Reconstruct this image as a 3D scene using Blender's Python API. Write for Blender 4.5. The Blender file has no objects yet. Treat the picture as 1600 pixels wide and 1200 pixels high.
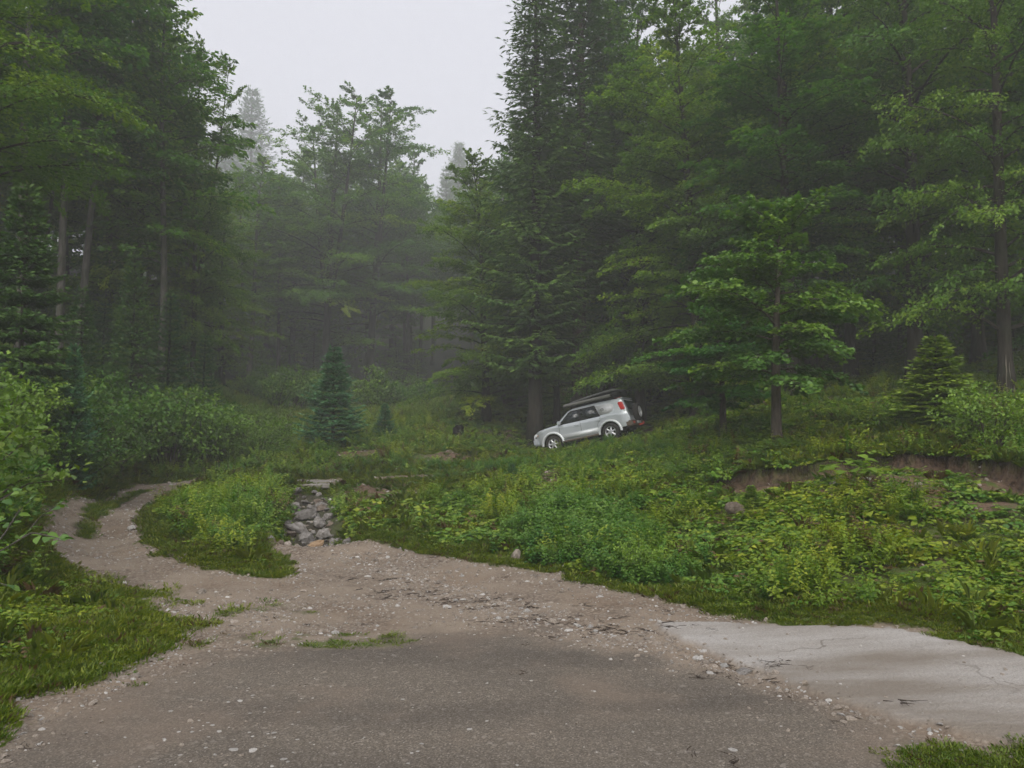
import bpy, math
import numpy as np
from math import radians, pi, sin, cos

# ------------------------------------------------------------------ camera, sky, light
scene = bpy.context.scene
COL = scene.collection
F_PX, CX, CY = 1200.0, 800.0, 600.0          # focal length and centre in photograph pixels
PITCH = radians(3.5)
CAM_H = 1.65
cam_data = bpy.data.cameras.new("camera")
cam_data.lens = 36.0 * F_PX / 1600.0
cam_data.sensor_width = 36.0
cam_data.clip_end = 2000
cam_data.clip_start = 0.05
cam = bpy.data.objects.new("camera", cam_data)
COL.objects.link(cam)
cam.location = (0, 0, CAM_H)
cam.rotation_euler = (pi / 2 + PITCH, 0, 0)
scene.camera = cam

SUN_ELEV, SUN_AZ = radians(42), radians(186)
world = bpy.data.worlds.new("World")
scene.world = world
world.use_nodes = True
wt = world.node_tree
wt.nodes.clear()
wo = wt.nodes.new("ShaderNodeOutputWorld")
bg = wt.nodes.new("ShaderNodeBackground")
sky = wt.nodes.new("ShaderNodeTexSky")
sky.sky_type = 'NISHITA'
sky.sun_disc = False
sky.sun_elevation = SUN_ELEV
sky.sun_rotation = SUN_AZ
sky.dust_density = 4.0
mixs = wt.nodes.new("ShaderNodeMix")
mixs.data_type = 'RGBA'
mixs.inputs[0].default_value = 0.93        # closed cloud cover over the blue
mixs.inputs[7].default_value = (4.2, 4.2, 4.55, 1)
wt.links.new(sky.outputs[0], mixs.inputs[6])
wt.links.new(mixs.outputs[2], bg.inputs[0])
bg.inputs[1].default_value = 0.10
wt.links.new(bg.outputs[0], wo.inputs[0])

sl = bpy.data.lights.new("sun", 'SUN')
sl.energy = 1.5
sl.angle = radians(60)
sl.color = (1.0, 0.96, 0.89)
sun = bpy.data.objects.new("sun", sl)
COL.objects.link(sun)
sun.rotation_euler = (pi / 2 - SUN_ELEV, 0, -SUN_AZ + pi)
sun.location = (0, 0, 60)

scene.view_settings.view_transform = 'Standard'
scene.view_settings.look = 'None'
scene.view_settings.gamma = 1
scene.view_settings.exposure = 1.05
scene.view_settings.use_curve_mapping = False
scene.render.engine = 'CYCLES'
cy = scene.cycles
cy.max_bounces = 5
cy.diffuse_bounces = 3
cy.glossy_bounces = 2
cy.transmission_bounces = 3
cy.transparent_max_bounces = 6
cy.volume_bounces = 3
cy.use_denoising = True
try:
    cy.denoising_prefilter = 'FAST'
    cy.denoising_input_passes = 'RGB_ALBEDO_NORMAL'
except Exception:
    pass
cy.sample_clamp_indirect = 4.0
cy.use_adaptive_sampling = True
cy.adaptive_threshold = 0.02

RNG = np.random.default_rng(7)

# ------------------------------------------------------------------ helpers
def smooth(a, b, x):
    t = np.clip((x - a) / (b - a), 0, 1)
    return t * t * (3 - 2 * t)

def _hash(ix, iy, seed):
    h = (ix.astype(np.int64) * 374761393 + iy.astype(np.int64) * 668265263 + seed * 1442695041) & 0xFFFFFFFF
    h = ((h ^ (h >> 13)) * 1274126177) & 0xFFFFFFFF
    h = h ^ (h >> 16)
    return (h & 0xFFFF) / 65535.0

def vnoise(x, y, seed=0):
    ix, iy = np.floor(x), np.floor(y)
    fx, fy = x - ix, y - iy
    fx = fx * fx * (3 - 2 * fx)
    fy = fy * fy * (3 - 2 * fy)
    a = _hash(ix, iy, seed); b = _hash(ix + 1, iy, seed)
    c = _hash(ix, iy + 1, seed); d = _hash(ix + 1, iy + 1, seed)
    return (a + (b - a) * fx) * (1 - fy) + (c + (d - c) * fx) * fy

def fbm(x, y, seed=0, octaves=4):
    s, amp, tot = 0, 1.0, 0
    for o in range(octaves):
        s = s + amp * vnoise(x, y, seed + o * 17)
        tot += amp
        amp *= 0.5
        x, y = x * 2.03 + 11.3, y * 2.03 + 5.7
    return s / tot

def link(o, parent=None):
    COL.objects.link(o)
    if parent is not None:
        o.parent = parent
    return o

def tag(o, label=None, cat=None, group=None, kind=None):
    if label: o['label'] = label
    if cat: o['category'] = cat
    if group: o['group'] = group
    if kind: o['kind'] = kind
    return o

def mesh_np(name, V, F, mats=(), attrs=None, smooth_=False, mat_idx=None):
    """V (n,3); F (m,k) one array or a list of arrays of different k."""
    me = bpy.data.meshes.new(name)
    Fs = F if isinstance(F, list) else [F]
    Fs = [np.asarray(f, dtype=np.int32) for f in Fs if len(f)]
    V = np.asarray(V, dtype=np.float32)
    me.vertices.add(len(V))
    me.vertices.foreach_set("co", V.ravel())
    nl = sum(f.size for f in Fs)
    npoly = sum(len(f) for f in Fs)
    me.loops.add(nl)
    me.loops.foreach_set("vertex_index", np.concatenate([f.ravel() for f in Fs]))
    me.polygons.add(npoly)
    sizes = np.concatenate([np.full(len(f), f.shape[1], dtype=np.int32) for f in Fs])
    starts = np.concatenate([[0], np.cumsum(sizes)[:-1]]).astype(np.int32)
    me.polygons.foreach_set("loop_start", starts)
    me.polygons.foreach_set("loop_total", sizes)
    if mat_idx is not None:
        me.polygons.foreach_set("material_index", np.asarray(mat_idx, dtype=np.int32))
    if smooth_:
        me.polygons.foreach_set("use_smooth", np.ones(npoly, dtype=bool))
    for m in mats:
        me.materials.append(m)
    if attrs:
        for k, a in attrs.items():
            a = np.asarray(a, dtype=np.float32)
            if a.ndim == 1:
                at = me.attributes.new(k, 'FLOAT', 'POINT')
                at.data.foreach_set("value", a)
            elif a.shape[1] == 4:
                at = me.attributes.new(k, 'FLOAT_COLOR', 'POINT')
                at.data.foreach_set("color", a.ravel())
            else:
                at = me.attributes.new(k, 'FLOAT_VECTOR', 'POINT')
                at.data.foreach_set("vector", a.ravel())
    me.update(calc_edges=True)
    me.validate()
    return me

def obj(name, me, parent=None, loc=None):
    o = bpy.data.objects.new(name, me)
    if loc is not None: o.location = loc
    return link(o, parent)

def empty(name, loc=(0, 0, 0), rz=0.0):
    o = bpy.data.objects.new(name, None)
    o.empty_display_size = 0.3
    o.location = loc
    o.rotation_euler = (0, 0, rz)
    return link(o)

class Builder:
    """collects vertex / face arrays"""
    def __init__(s):
        s.V, s.F, s.T, s.n = [], {}, [], 0
    def add(s, V, F, tone=0.5):
        V = np.asarray(V, float)
        Fs = F if isinstance(F, list) else [F]
        for f in Fs:
            f = np.asarray(f, int)
            s.F.setdefault(f.shape[1], []).append(f + s.n)
        s.V.append(V)
        s.T.append(np.full(len(V), tone, float) if np.isscalar(tone) else np.asarray(tone, float))
        s.n += len(V)
    def mesh(s, name, mats, smooth_=False):
        V = np.concatenate(s.V)
        F = [np.concatenate(v) for v in s.F.values()]
        return mesh_np(name, V, F, mats, {"tone": np.concatenate(s.T)}, smooth_)
    def count(s):
        return s.n

def tube(path, radii, n=6, cap=True):
    path = np.asarray(path, float)
    radii = np.asarray(radii, float) * np.ones(len(path))
    t = np.gradient(path, axis=0)
    t /= np.linalg.norm(t, axis=1, keepdims=True) + 1e-9
    ref = np.array([0, 0, 1.0]) if abs(t[0, 2]) < 0.9 else np.array([1.0, 0, 0])
    u = np.cross(t, ref); u /= np.linalg.norm(u, axis=1, keepdims=True) + 1e-9
    v = np.cross(t, u)
    a = np.linspace(0, 2 * pi, n, endpoint=False)
    V = path[:, None, :] + radii[:, None, None] * (np.cos(a)[None, :, None] * u[:, None, :] + np.sin(a)[None, :, None] * v[:, None, :])
    m = len(path)
    i = np.arange(m - 1)[:, None] * n
    j = np.arange(n)[None, :]
    jn = (j + 1) % n
    F = np.stack([i + j, i + jn, i + n + jn, i + n + j], -1).reshape(-1, 4)
    V = V.reshape(-1, 3)
    Fs = [F]
    if cap and n > 2:
        if n == 4: Fs = [np.concatenate([F, [[3, 2, 1, 0]], [[(m - 1) * 4 + k for k in range(4)]]])]
        else: Fs = [F, np.array([list(range(n))[::-1], [(m - 1) * n + k for k in range(n)]])]
    return V, Fs

def leaves(P, A, N, L, W, tone, fold=0.12, shape=4):
    """n leaves: base points P, axes A, normals N, lengths L, widths W. returns V, F, tones"""
    n = len(P)
    A = A / (np.linalg.norm(A, axis=1, keepdims=True) + 1e-9)
    B = np.cross(N, A); B /= np.linalg.norm(B, axis=1, keepdims=True) + 1e-9
    N = np.cross(A, B)
    L = np.asarray(L).reshape(-1, 1) * np.ones((n, 1)); W = np.asarray(W).reshape(-1, 1) * np.ones((n, 1))
    if shape == 4:
        V = np.stack([P, P + A * L * .45 + B * W * .5 + N * W * fold, P + A * L - N * L * .08,
                      P + A * L * .45 - B * W * .5 + N * W * fold], 1)
    else:
        V = np.stack([P, P + A * L * .28 + B * W * .46 + N * W * fold, P + A * L * .68 + B * W * .38 + N * W * fold * .8,
                      P + A * L - N * L * .1,
                      P + A * L * .68 - B * W * .38 + N * W * fold * .8, P + A * L * .28 - B * W * .46 + N * W * fold], 1)
    k = V.shape[1]
    F = np.arange(n * k).reshape(n, k)
    return V.reshape(-1, 3), F, np.repeat(tone, k)

# ------------------------------------------------------------------ materials
def new_mat(name):
    m = bpy.data.materials.new(name)
    m.use_nodes = True
    nt = m.node_tree
    nt.nodes.clear()
    out = nt.nodes.new("ShaderNodeOutputMaterial")
    return m, nt, out

def N(nt, typ, **kw):
    n = nt.nodes.new(typ)
    for k, v in kw.items():
        setattr(n, k, v)
    return n

def ramp(nt, fac, stops, interp='LINEAR'):
    r = nt.nodes.new("ShaderNodeValToRGB")
    r.color_ramp.interpolation = interp
    e = r.color_ramp.elements
    while len(e) < len(stops): e.new(0.5)
    for i, (p, c) in enumerate(stops):
        e[i].position = p
        e[i].color = (*c, 1) if len(c) == 3 else c
    nt.links.new(fac, r.inputs[0])
    return r.outputs[0]

def mixc(nt, fac, a, b, blend='MIX'):
    m = nt.nodes.new("ShaderNodeMix")
    m.data_type = 'RGBA'; m.blend_type = blend
    for s, v in ((m.inputs[0], fac), (m.inputs[6], a), (m.inputs[7], b)):
        if isinstance(v, bpy.types.NodeSocket): nt.links.new(v, s)
        elif isinstance(v, (tuple, list)): s.default_value = (*v, 1) if len(v) == 3 else v
        else: s.default_value = v
    return m.outputs[2]

def mathn(nt, op, a, b=None, clamp=False):
    m = nt.nodes.new("ShaderNodeMath"); m.operation = op; m.use_clamp = clamp
    for i, v in enumerate((a, b)):
        if v is None: continue
        if isinstance(v, bpy.types.NodeSocket): nt.links.new(v, m.inputs[i])
        else: m.inputs[i].default_value = v
    return m.outputs[0]

def noise(nt, scale, detail=3, rough=0.55, vec=None, dim='3D'):
    n = nt.nodes.new("ShaderNodeTexNoise")
    n.inputs['Scale'].default_value = scale
    n.inputs['Detail'].default_value = detail
    n.inputs['Roughness'].default_value = rough
    if vec is not None: nt.links.new(vec, n.inputs['Vector'])
    return n.outputs[0]

def principled(nt, out, color, rough=0.6, spec=0.3, metallic=0.0, bump=None, bump_str=0.3, bump_dist=0.01):
    b = nt.nodes.new("ShaderNodeBsdfPrincipled")
    for s, v in ((b.inputs['Base Color'], color), (b.inputs['Roughness'], rough), (b.inputs['Specular IOR Level'], spec), (b.inputs['Metallic'], metallic)):
        if isinstance(v, bpy.types.NodeSocket): nt.links.new(v, s)
        elif isinstance(v, (tuple, list)): s.default_value = (*v, 1)
        else: s.default_value = v
    if bump is not None:
        bn = nt.nodes.new("ShaderNodeBump")
        bn.inputs['Strength'].default_value = bump_str
        bn.inputs['Distance'].default_value = bump_dist
        nt.links.new(bump, bn.inputs['Height'])
        nt.links.new(bn.outputs[0], b.inputs['Normal'])
    if out is not None:
        nt.links.new(b.outputs[0], out.inputs[0])
    return b

def leaf_mat(name, stops, var=0.35, trans=0.3, rough=0.5, spec=0.35, patch=0.0, hue_rand=0.02, dead=0.0):
    """foliage: leaf tone attribute picks the pigment, each plant a little different"""
    m, nt, out = new_mat(name)
    at = N(nt, "ShaderNodeAttribute", attribute_name="tone")
    oi = N(nt, "ShaderNodeObjectInfo")
    f = at.outputs['Fac']
    c = ramp(nt, f, stops)
    hs = N(nt, "ShaderNodeHueSaturation")
    # value by plant
    v = mathn(nt, 'ADD', mathn(nt, 'MULTIPLY', oi.outputs['Random'], var), 1 - var / 2)
    nt.links.new(v, hs.inputs['Value'])
    h = mathn(nt, 'ADD', mathn(nt, 'MULTIPLY', oi.outputs['Random'], -2 * hue_rand), 0.5 + hue_rand)
    nt.links.new(h, hs.inputs['Hue'])
    nt.links.new(c, hs.inputs['Color'])
    c = hs.outputs[0]
    if patch > 0:
        geo = N(nt, "ShaderNodeNewGeometry")
        nz = noise(nt, 0.35, 3, 0.6, geo.outputs['Position'])
        pm = mathn(nt, 'SMOOTH_MIN', mathn(nt, 'MULTIPLY', mathn(nt, 'SUBTRACT', nz, 0.38), 4.0, True), 1.0)
        c = mixc(nt, mathn(nt, 'MULTIPLY', pm, patch), c, mixc(nt, 1.0, c, (1.5, 1.1, 0.45), 'MULTIPLY'))
    if dead > 0:
        rr = mathn(nt, 'FRACT', mathn(nt, 'MULTIPLY', oi.outputs['Random'], 17.31))
        c = mixc(nt, mathn(nt, 'LESS_THAN', rr, dead), c, (.13, .085, .035))
    b = principled(nt, None, c, rough, spec)
    tr = N(nt, "ShaderNodeBsdfTranslucent")
    nt.links.new(mixc(nt, 1.0, c, (1.25, 1.35, 0.6), 'MULTIPLY'), tr.inputs[0])
    mx = N(nt, "ShaderNodeMixShader")
    mx.inputs[0].default_value = trans
    nt.links.new(b.outputs[0], mx.inputs[1]); nt.links.new(tr.outputs[0], mx.inputs[2])
    nt.links.new(mx.outputs[0], out.inputs[0])
    return m

def bark_mat(name, dark, light, scale=9.0, moss=(0.035, 0.055, 0.02), moss_amt=0.3):
    m, nt, out = new_mat(name)
    tc = N(nt, "ShaderNodeTexCoord")
    mp = N(nt, "ShaderNodeMapping")
    mp.inputs['Scale'].default_value = (1, 1, 0.22)
    nt.links.new(tc.outputs['Object'], mp.inputs[0])
    n1 = noise(nt, scale, 6, 0.65, mp.outputs[0])
    n2 = noise(nt, 1.3, 3, 0.6, tc.outputs['Object'])
    c = ramp(nt, n1, [(0.3, dark), (0.62, light)])
    c = mixc(nt, mathn(nt, 'MULTIPLY', ramp(nt, n2, [(0.48, (0, 0, 0)), (0.62, (1, 1, 1))]), moss_amt), c, moss)
    principled(nt, out, c, 0.9, 0.15, bump=n1, bump_str=0.8, bump_dist=0.03)
    return m

def plain(name, color, rough=0.5, spec=0.4, metallic=0.0, nscale=None, namt=0.15, coat=0.0):
    m, nt, out = new_mat(name)
    c = color
    if nscale:
        tc = N(nt, "ShaderNodeTexCoord")
        nz = noise(nt, nscale, 4, 0.6, tc.outputs['Object'])
        c = mixc(nt, nz, tuple(x * (1 - namt) for x in color), tuple(min(1, x * (1 + namt)) for x in color))
    b = principled(nt, out, c, rough, spec, metallic)
    b.inputs['Coat Weight'].default_value = coat
    return m

# ------------------------------------------------------------------ terrain
def ray(px, py):
    px = np.asarray(px, float); py = np.asarray(py, float)
    u = (px - CX) / F_PX; w = (CY - py) / F_PX
    return np.stack([u * np.ones_like(w), cos(PITCH) - w * sin(PITCH), sin(PITCH) + w * cos(PITCH)], -1)

def PT(px, py, d):
    """the point at ground distance d (along the view axis) seen at photograph pixel (px,py)"""
    r = ray(px, py)
    return r * (d / r[..., 1:2] if r.ndim > 1 else d / r[1]) + np.array([0, 0, CAM_H])

ctrl = []
def cz(px, py, z):                       # flat parts: height known
    r = ray(px, py); t = (z - CAM_H) / r[2]
    ctrl.append((r[0] * t, r[1] * t, z))
def cd(px, py, d):
    p = PT(px, py, d); ctrl.append(tuple(p))
for a in [(200,1160,0),(800,1170,0),(1400,1160,0),(0,1100,.04),(0,1000,.06),(400,1000,-.09),(800,1000,-.11),(1200,1050,-.06),
          (1600,1100,.02),(440,900,-.2),(200,900,-.18),(100,850,-.2),(30,900,.0),(800,887,-.16),(620,862,-.22),(1000,927,-.1),
          (1200,980,-.05),(1600,1030,.03),(110,830,-.2),(190,810,-.16),(150,780,-.08),(270,762,.0),(400,755,.02),(500,758,.02),
          (340,810,.1),(540,852,-.22),(490,850,-.28),(2000,1080,.0),(-300,1000,.3)]:
    cz(*a)
for a in [(650,800,15.8),(650,748,23.5),(600,775,19),(900,820,13),(900,765,17),(900,730,24),(866,708,35.5),(955,692,35.8),(1010,684,37),
          (1100,850,10.8),(1100,775,14),(1100,735,17),(1100,690,24),(1100,640,34),
          (1300,880,8.6),(1300,800,10.8),(1300,750,12.8),(1300,715,14.8),(1300,650,22),(1300,600,33),(1430,730,12.6),
          (1550,900,7.8),(1550,800,10),(1550,740,12),(1550,690,14.5),(1575,622,23),(1550,560,36),
          (1900,800,9),(2000,640,20),(2100,500,40),
          (600,722,28),(700,722,28),(520,700,32),(775,703,31),(600,655,46),(700,650,48),(800,650,46),(700,618,85),(560,614,88),(400,650,48),(385,612,82),
          (0,830,10),(0,730,14),(0,650,18.5),(0,590,24),(150,745,23.5),(150,690,27),(300,743,26.5),(300,705,30),(300,665,36),(250,600,44),
          (100,560,36),(-300,800,9),(-300,640,16),(-400,450,30),
          (0,460,60),(250,540,66),(500,560,130),(700,555,130),(880,570,66),(1000,560,62),(1100,545,60),(1300,530,55),(1600,480,60),
          (0,400,100),(300,480,110),(450,480,180),(600,480,180),(750,480,180),(1000,470,110),(1300,430,110),(1600,410,110),(2200,400,100),(-600,400,100),
          (-600,420,240),(0,410,240),(400,400,240),(600,410,240),(750,415,240),(1000,410,240),(1600,400,240),(2200,400,240)]:
    cd(*a)
for th in (75, 105, 140, 180, -140, -105, -75):
    for r_, s_ in ((1.0, 0.0), (5, 0.0), (20, .02), (80, .06), (260, .12)):
        ctrl.append((r_ * sin(radians(th)), r_ * cos(radians(th)), r_ * s_))
for th in (-25, 0, 25):
    ctrl.append((1.5 * sin(radians(th)), 1.5 * cos(radians(th)), 0))
ctrl = np.array(ctrl)
def _feat(x, y):
    r = np.hypot(x, y) + 0.3
    th = np.arctan2(x, y)
    return th, np.log(r), r
_th, _lr, _r = _feat(ctrl[:, 0], ctrl[:, 1])
_c = np.stack([_th * 2.2, _lr], -1)
# repeat across the seam behind the camera
_s = ctrl[:, 2] / _r
_ext = np.abs(_th) > 1.7
_c = np.concatenate([_c, np.stack([(_th[_ext] - np.sign(_th[_ext]) * 2 * pi) * 2.2, _lr[_ext]], -1)])
_s = np.concatenate([_s, _s[_ext]])
def _phi(d2):
    return 0.5 * d2 * np.log(d2 + 1e-12)
_n = len(_c)
_K = _phi(((_c[:, None] - _c[None]) ** 2).sum(-1)) + np.eye(_n) * 1e-3
_Pm = np.concatenate([np.ones((_n, 1)), _c], 1)
_A = np.block([[_K, _Pm], [_Pm.T, np.zeros((3, 3))]])
_w = np.linalg.solve(_A, np.concatenate([_s, np.zeros(3)]))

def H0(x, y):
    x = np.asarray(x, float); y = np.asarray(y, float)
    sh = x.shape
    th, lr, r = _feat(x.ravel(), y.ravel())
    q = np.stack([th * 2.2, lr], -1)
    out = np.empty(len(q))
    for i in range(0, len(q), 20000):
        d2 = ((q[i:i + 20000, None] - _c[None]) ** 2).sum(-1)
        out[i:i + 20000] = _phi(d2) @ _w[:_n] + _w[_n] + q[i:i + 20000] @ _w[_n + 1:]
    return (out * r).reshape(sh)

def hit(px, py, Hf=None):
    """ground point(s) seen at a photograph pixel"""
    Hf = Hf or H0
    px = np.atleast_1d(np.asarray(px, float)); py = np.atleast_1d(np.asarray(py, float))
    r = ray(px, py)
    ts = np.exp(np.linspace(np.log(1.8), np.log(260), 260))
    X = r[:, None, :] * ts[None, :, None]
    g = X[..., 2] + CAM_H - Hf(X[..., 0], X[..., 1])
    below = g < 0
    idx = np.where(below.any(1), below.argmax(1), len(ts) - 1)
    idx = np.maximum(idx, 1)
    ar = np.arange(len(px))
    g0, g1 = g[ar, idx - 1], g[ar, idx]
    f = np.clip(g0 / (g0 - g1 + 1e-9), 0, 1)
    t = ts[idx - 1] + (ts[idx] - ts[idx - 1]) * f
    p = r * t[:, None]
    return p[:, :2]

def poly_world(pts, closed=True):
    pts = np.array(pts, float)
    # subdivide edges so that straight picture edges follow the ground
    out = []
    for q, (a, b) in enumerate(zip(pts, np.roll(pts, -1, 0))):
        if not closed and q == len(pts) - 1:
            out.append(a); break
        k = max(1, int(np.hypot(*(b - a)) / 60))
        for i in range(k): out.append(a + (b - a) * i / k)
    out = np.array(out)
    return hit(out[:, 0], out[:, 1])

def seg_dist(X, Y, poly, closed=True):
    D = np.full(X.shape, 1e9)
    n = len(poly)
    for i in range(n if closed else n - 1):
        a = poly[i]; b = poly[(i + 1) % n]
        ab = b - a
        t = np.clip(((X - a[0]) * ab[0] + (Y - a[1]) * ab[1]) / (ab @ ab + 1e-9), 0, 1)
        D = np.minimum(D, np.hypot(X - a[0] - t * ab[0], Y - a[1] - t * ab[1]))
    return D

def sdf(X, Y, poly):
    """positive inside"""
    ins = np.zeros(X.shape, bool)
    n = len(poly)
    for i in range(n):
        a = poly[i]; b = poly[(i + 1) % n]
        c = ((a[1] > Y) != (b[1] > Y))
        with np.errstate(divide='ignore', invalid='ignore'):
            xi = (b[0] - a[0]) * (Y - a[1]) / (b[1] - a[1]) + a[0]
        ins ^= c & (X < xi)
    D = seg_dist(X, Y, poly)
    return np.where(ins, D, -D)

GRAVEL_L = poly_world([(-60,1178),(0,1112),(60,1078),(170,1042),(255,1003),(250,960),(200,930),(130,905),(84,872),(56,838),(64,800),(100,776),
            (200,760),(300,751),(345,750),(345,757),(280,770),(238,788),(215,810),(225,835),(260,865),(330,890),(400,900),(440,905),
            (460,890),(440,870),(415,850),(480,846),(540,848),(640,860),(740,875),(850,895),(940,912),(1010,930),(1070,950),(1190,977),
            (1300,981),(1390,981),(1480,1001),(1600,1028),(1700,1046)], False)
def cut_near(poly):  # close the polygon behind the camera
    return np.concatenate([poly, np.array([[9, 4.7], [16, 4], [16, -14], [-9, -14], [-6, 1.0]])])
GRAVEL_P = cut_near(GRAVEL_L)
MEDIAN_P = poly_world([(122,838),(126,806),(152,785),(205,770),(232,767),(188,786),(160,806),(146,830),(137,842)])
BRIDGE_TRACK_P = poly_world([(425,749),(520,748),(620,743),(720,736),(785,727),(792,731),(700,744),(600,754),(515,762),(430,760)])
TRACK_FAR_P = poly_world([(300,748),(360,747),(430,749),(430,758),(360,756),(300,760)])
ASPH_F = poly_world([(-40,1165),(110,1115),(250,1052),(400,1014),(550,1000),(700,990),(860,985),(960,1010),(1080,1045),(1180,1075),(1290,1110),
                     (1400,1152),(1470,1190)], False)
ASPHALT_P = np.concatenate([ASPH_F, np.array([[2.6, 3.2], [3.5, -14], [-7, -14], [-5, 1.5]])])
PALE_F = poly_world([(1018,974),(1130,976),(1200,980),(1300,983),(1390,983),(1480,1003),(1600,1031),(1700,1050)], False)
PALE_B = poly_world([(1600,1172),(1500,1150),(1400,1128),(1290,1095),(1200,1060),(1120,1027),(1060,1000)], False)
PALE_P = np.concatenate([PALE_F, np.array([[9, 4.6], [16, 4.0], [16, 2.4]]), PALE_B])
TUFT_P = np.array([list(hit(1375, 1182)[0]), list(hit(1440, 1166)[0]), list(hit(1600, 1168)[0]), [5.0, 3.3], [5.5, 1.0], [2.2, 2.6]])
PATCHY_P = poly_world([(130,903),(240,925),(350,938),(560,985),(545,1012),(420,1002),(300,1006),(170,1043),(60,1078),(0,1092),(0,900)])
SCARP = hit([1035,1090,1150,1210,1260,1310,1360,1420,1480,1540,1600,1700], [764,760,752,745,738,728,720,716,718,728,742,760])
DIRT_PS = [poly_world([(1060,766),(1240,750),(1420,722),(1600,748),(1610,800),(1480,800),(1380,775),(1300,785),(1190,792),(1100,785)]),
           poly_world([(515,738),(620,730),(700,745),(650,790),(560,800),(530,770)]),
           poly_world([(520,708),(590,704),(600,728),(520,735)]), poly_world([(640,712),(745,706),(750,722),(650,728)]),
           poly_world([(760,735),(765,690),(790,672),(800,676),(785,700),(790,730)]),
           poly_world([(1430,830),(1480,835),(1490,870),(1440,880)]), poly_world([(1110,775),(1180,772),(1175,812),(1110,815)]),
           poly_world([(830,742),(880,738),(900,760),(850,765)]), poly_world([(1000,655),(1060,660),(1040,690),(1000,680)]),
           poly_world([(1420,690),(1600,640),(1620,668),(1480,705)])]
CREEK_P = poly_world([(455,765),(520,765),(515,790),(525,815),(545,848),(505,852),(462,850),(452,820),(455,790)])
CREEK_LINE = hit([490, 487, 484, 488, 500], [766, 785, 805, 830, 850])

def scarp_term(X, Y):
    D = seg_dist(X, Y, SCARP, closed=False)
    # side: positive = downhill (towards the camera)
    R = np.hypot(X, Y)
    th = np.arctan2(X, Y)
    sth = np.arctan2(SCARP[:, 0], SCARP[:, 1]); sr = np.hypot(SCARP[:, 0], SCARP[:, 1])
    o = np.argsort(sth)
    rs = np.interp(th, sth[o], sr[o])
    d = np.where(R < rs, D, -D)
    along = smooth(sth.min() - .01, sth.min() + .1, th)
    d = d + 0.30 * (fbm(X * 2.2, Y * 2.2, 5, 5) - .5)
    step = -0.17 * smooth(-0.03, 0.09, d) * (1 - smooth(0.3, 1.8, d)) + 0.13 * (1 - smooth(0, 1.0, -d)) * (1 - smooth(-0.03, 0.09, d))
    return step * along, d, along

# where the parked car stands: yaw, pitch and the point under its front near wheel
CAR_YAW, CAR_PITCH = radians(6 + 21), radians(11.5)
_fw = PT(869, 707, 35.0)
_cy, _sy, _cp, _sp = cos(CAR_YAW), sin(CAR_YAW), cos(CAR_PITCH), sin(CAR_PITCH)
CAR_R = np.array([[_cy, _sy, 0], [-_sy, _cy, 0], [0, 0, 1]]) @ np.array([[_cp, 0, -_sp], [0, 1, 0], [_sp, 0, _cp]])
CAR_LOC = _fw - CAR_R @ np.array([-1.42, -.80, 0])
CAR_NRM = CAR_R @ np.array([0, 0, 1.0])

def Hgt(X, Y, full=False):
    X = np.asarray(X, float); Y = np.asarray(Y, float)
    base = H0(X, Y)
    g = sdf(X, Y, GRAVEL_P)
    gd = np.hypot(X, Y)
    road = np.maximum.reduce([smooth(-.35, .1, g), smooth(-.5, 0, sdf(X, Y, TRACK_FAR_P)), smooth(-.5, 0, sdf(X, Y, BRIDGE_TRACK_P))])
    rough = (fbm(X * .9, Y * .9, 3, 4) - .5) * .28 * np.clip(gd / 12, .4, 2.5) + (fbm(X * 4, Y * 4, 9, 3) - .5) * .06
    fine = (fbm(X * 1.2, Y * 1.2, 21, 3) - .5) * .03 + (fbm(X * 9, Y * 9, 27, 2) - .5) * .008
    z = base + rough * (1 - road) + fine * road
    s, d, al = scarp_term(X, Y)
    z = z + s
    cr = seg_dist(X, Y, CREEK_LINE, closed=False)
    lx = (X - CAR_LOC[0]) * CAR_R[0, 0] + (Y - CAR_LOC[1]) * CAR_R[1, 0]
    ly = (X - CAR_LOC[0]) * CAR_R[0, 1] + (Y - CAR_LOC[1]) * CAR_R[1, 1]
    dc = np.hypot(np.maximum(np.abs(lx) - 2.0, 0), np.maximum(np.abs(ly) - .9, 0))
    zp = CAR_LOC[2] - ((X - CAR_LOC[0]) * CAR_NRM[0] + (Y - CAR_LOC[1]) * CAR_NRM[1]) / CAR_NRM[2] + .02
    kc = 1 - smooth(.1, 3.6, dc)
    z = z * (1 - kc) + zp * kc
    z = z + .035 * smooth(-.03, .03, sdf(X, Y, PALE_P) + (fbm(X * 6, Y * 6, 71, 3) - .5) * .12)
    z = z - 0.24 * (1 - smooth(0.3, 1.0, cr)) + .1 * (1 - smooth(0, .5, np.abs(cr - 1.2)))
    return z

def G(px, py):
    """ground point in 3D under a photograph pixel"""
    p = hit(px, py)[0]
    return np.array([p[0], p[1], float(Hgt(np.array([p[0]]), np.array([p[1]]))[0])])

def on_ground(x, y):
    return float(Hgt(np.array([x]), np.array([y]))[0])

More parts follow.
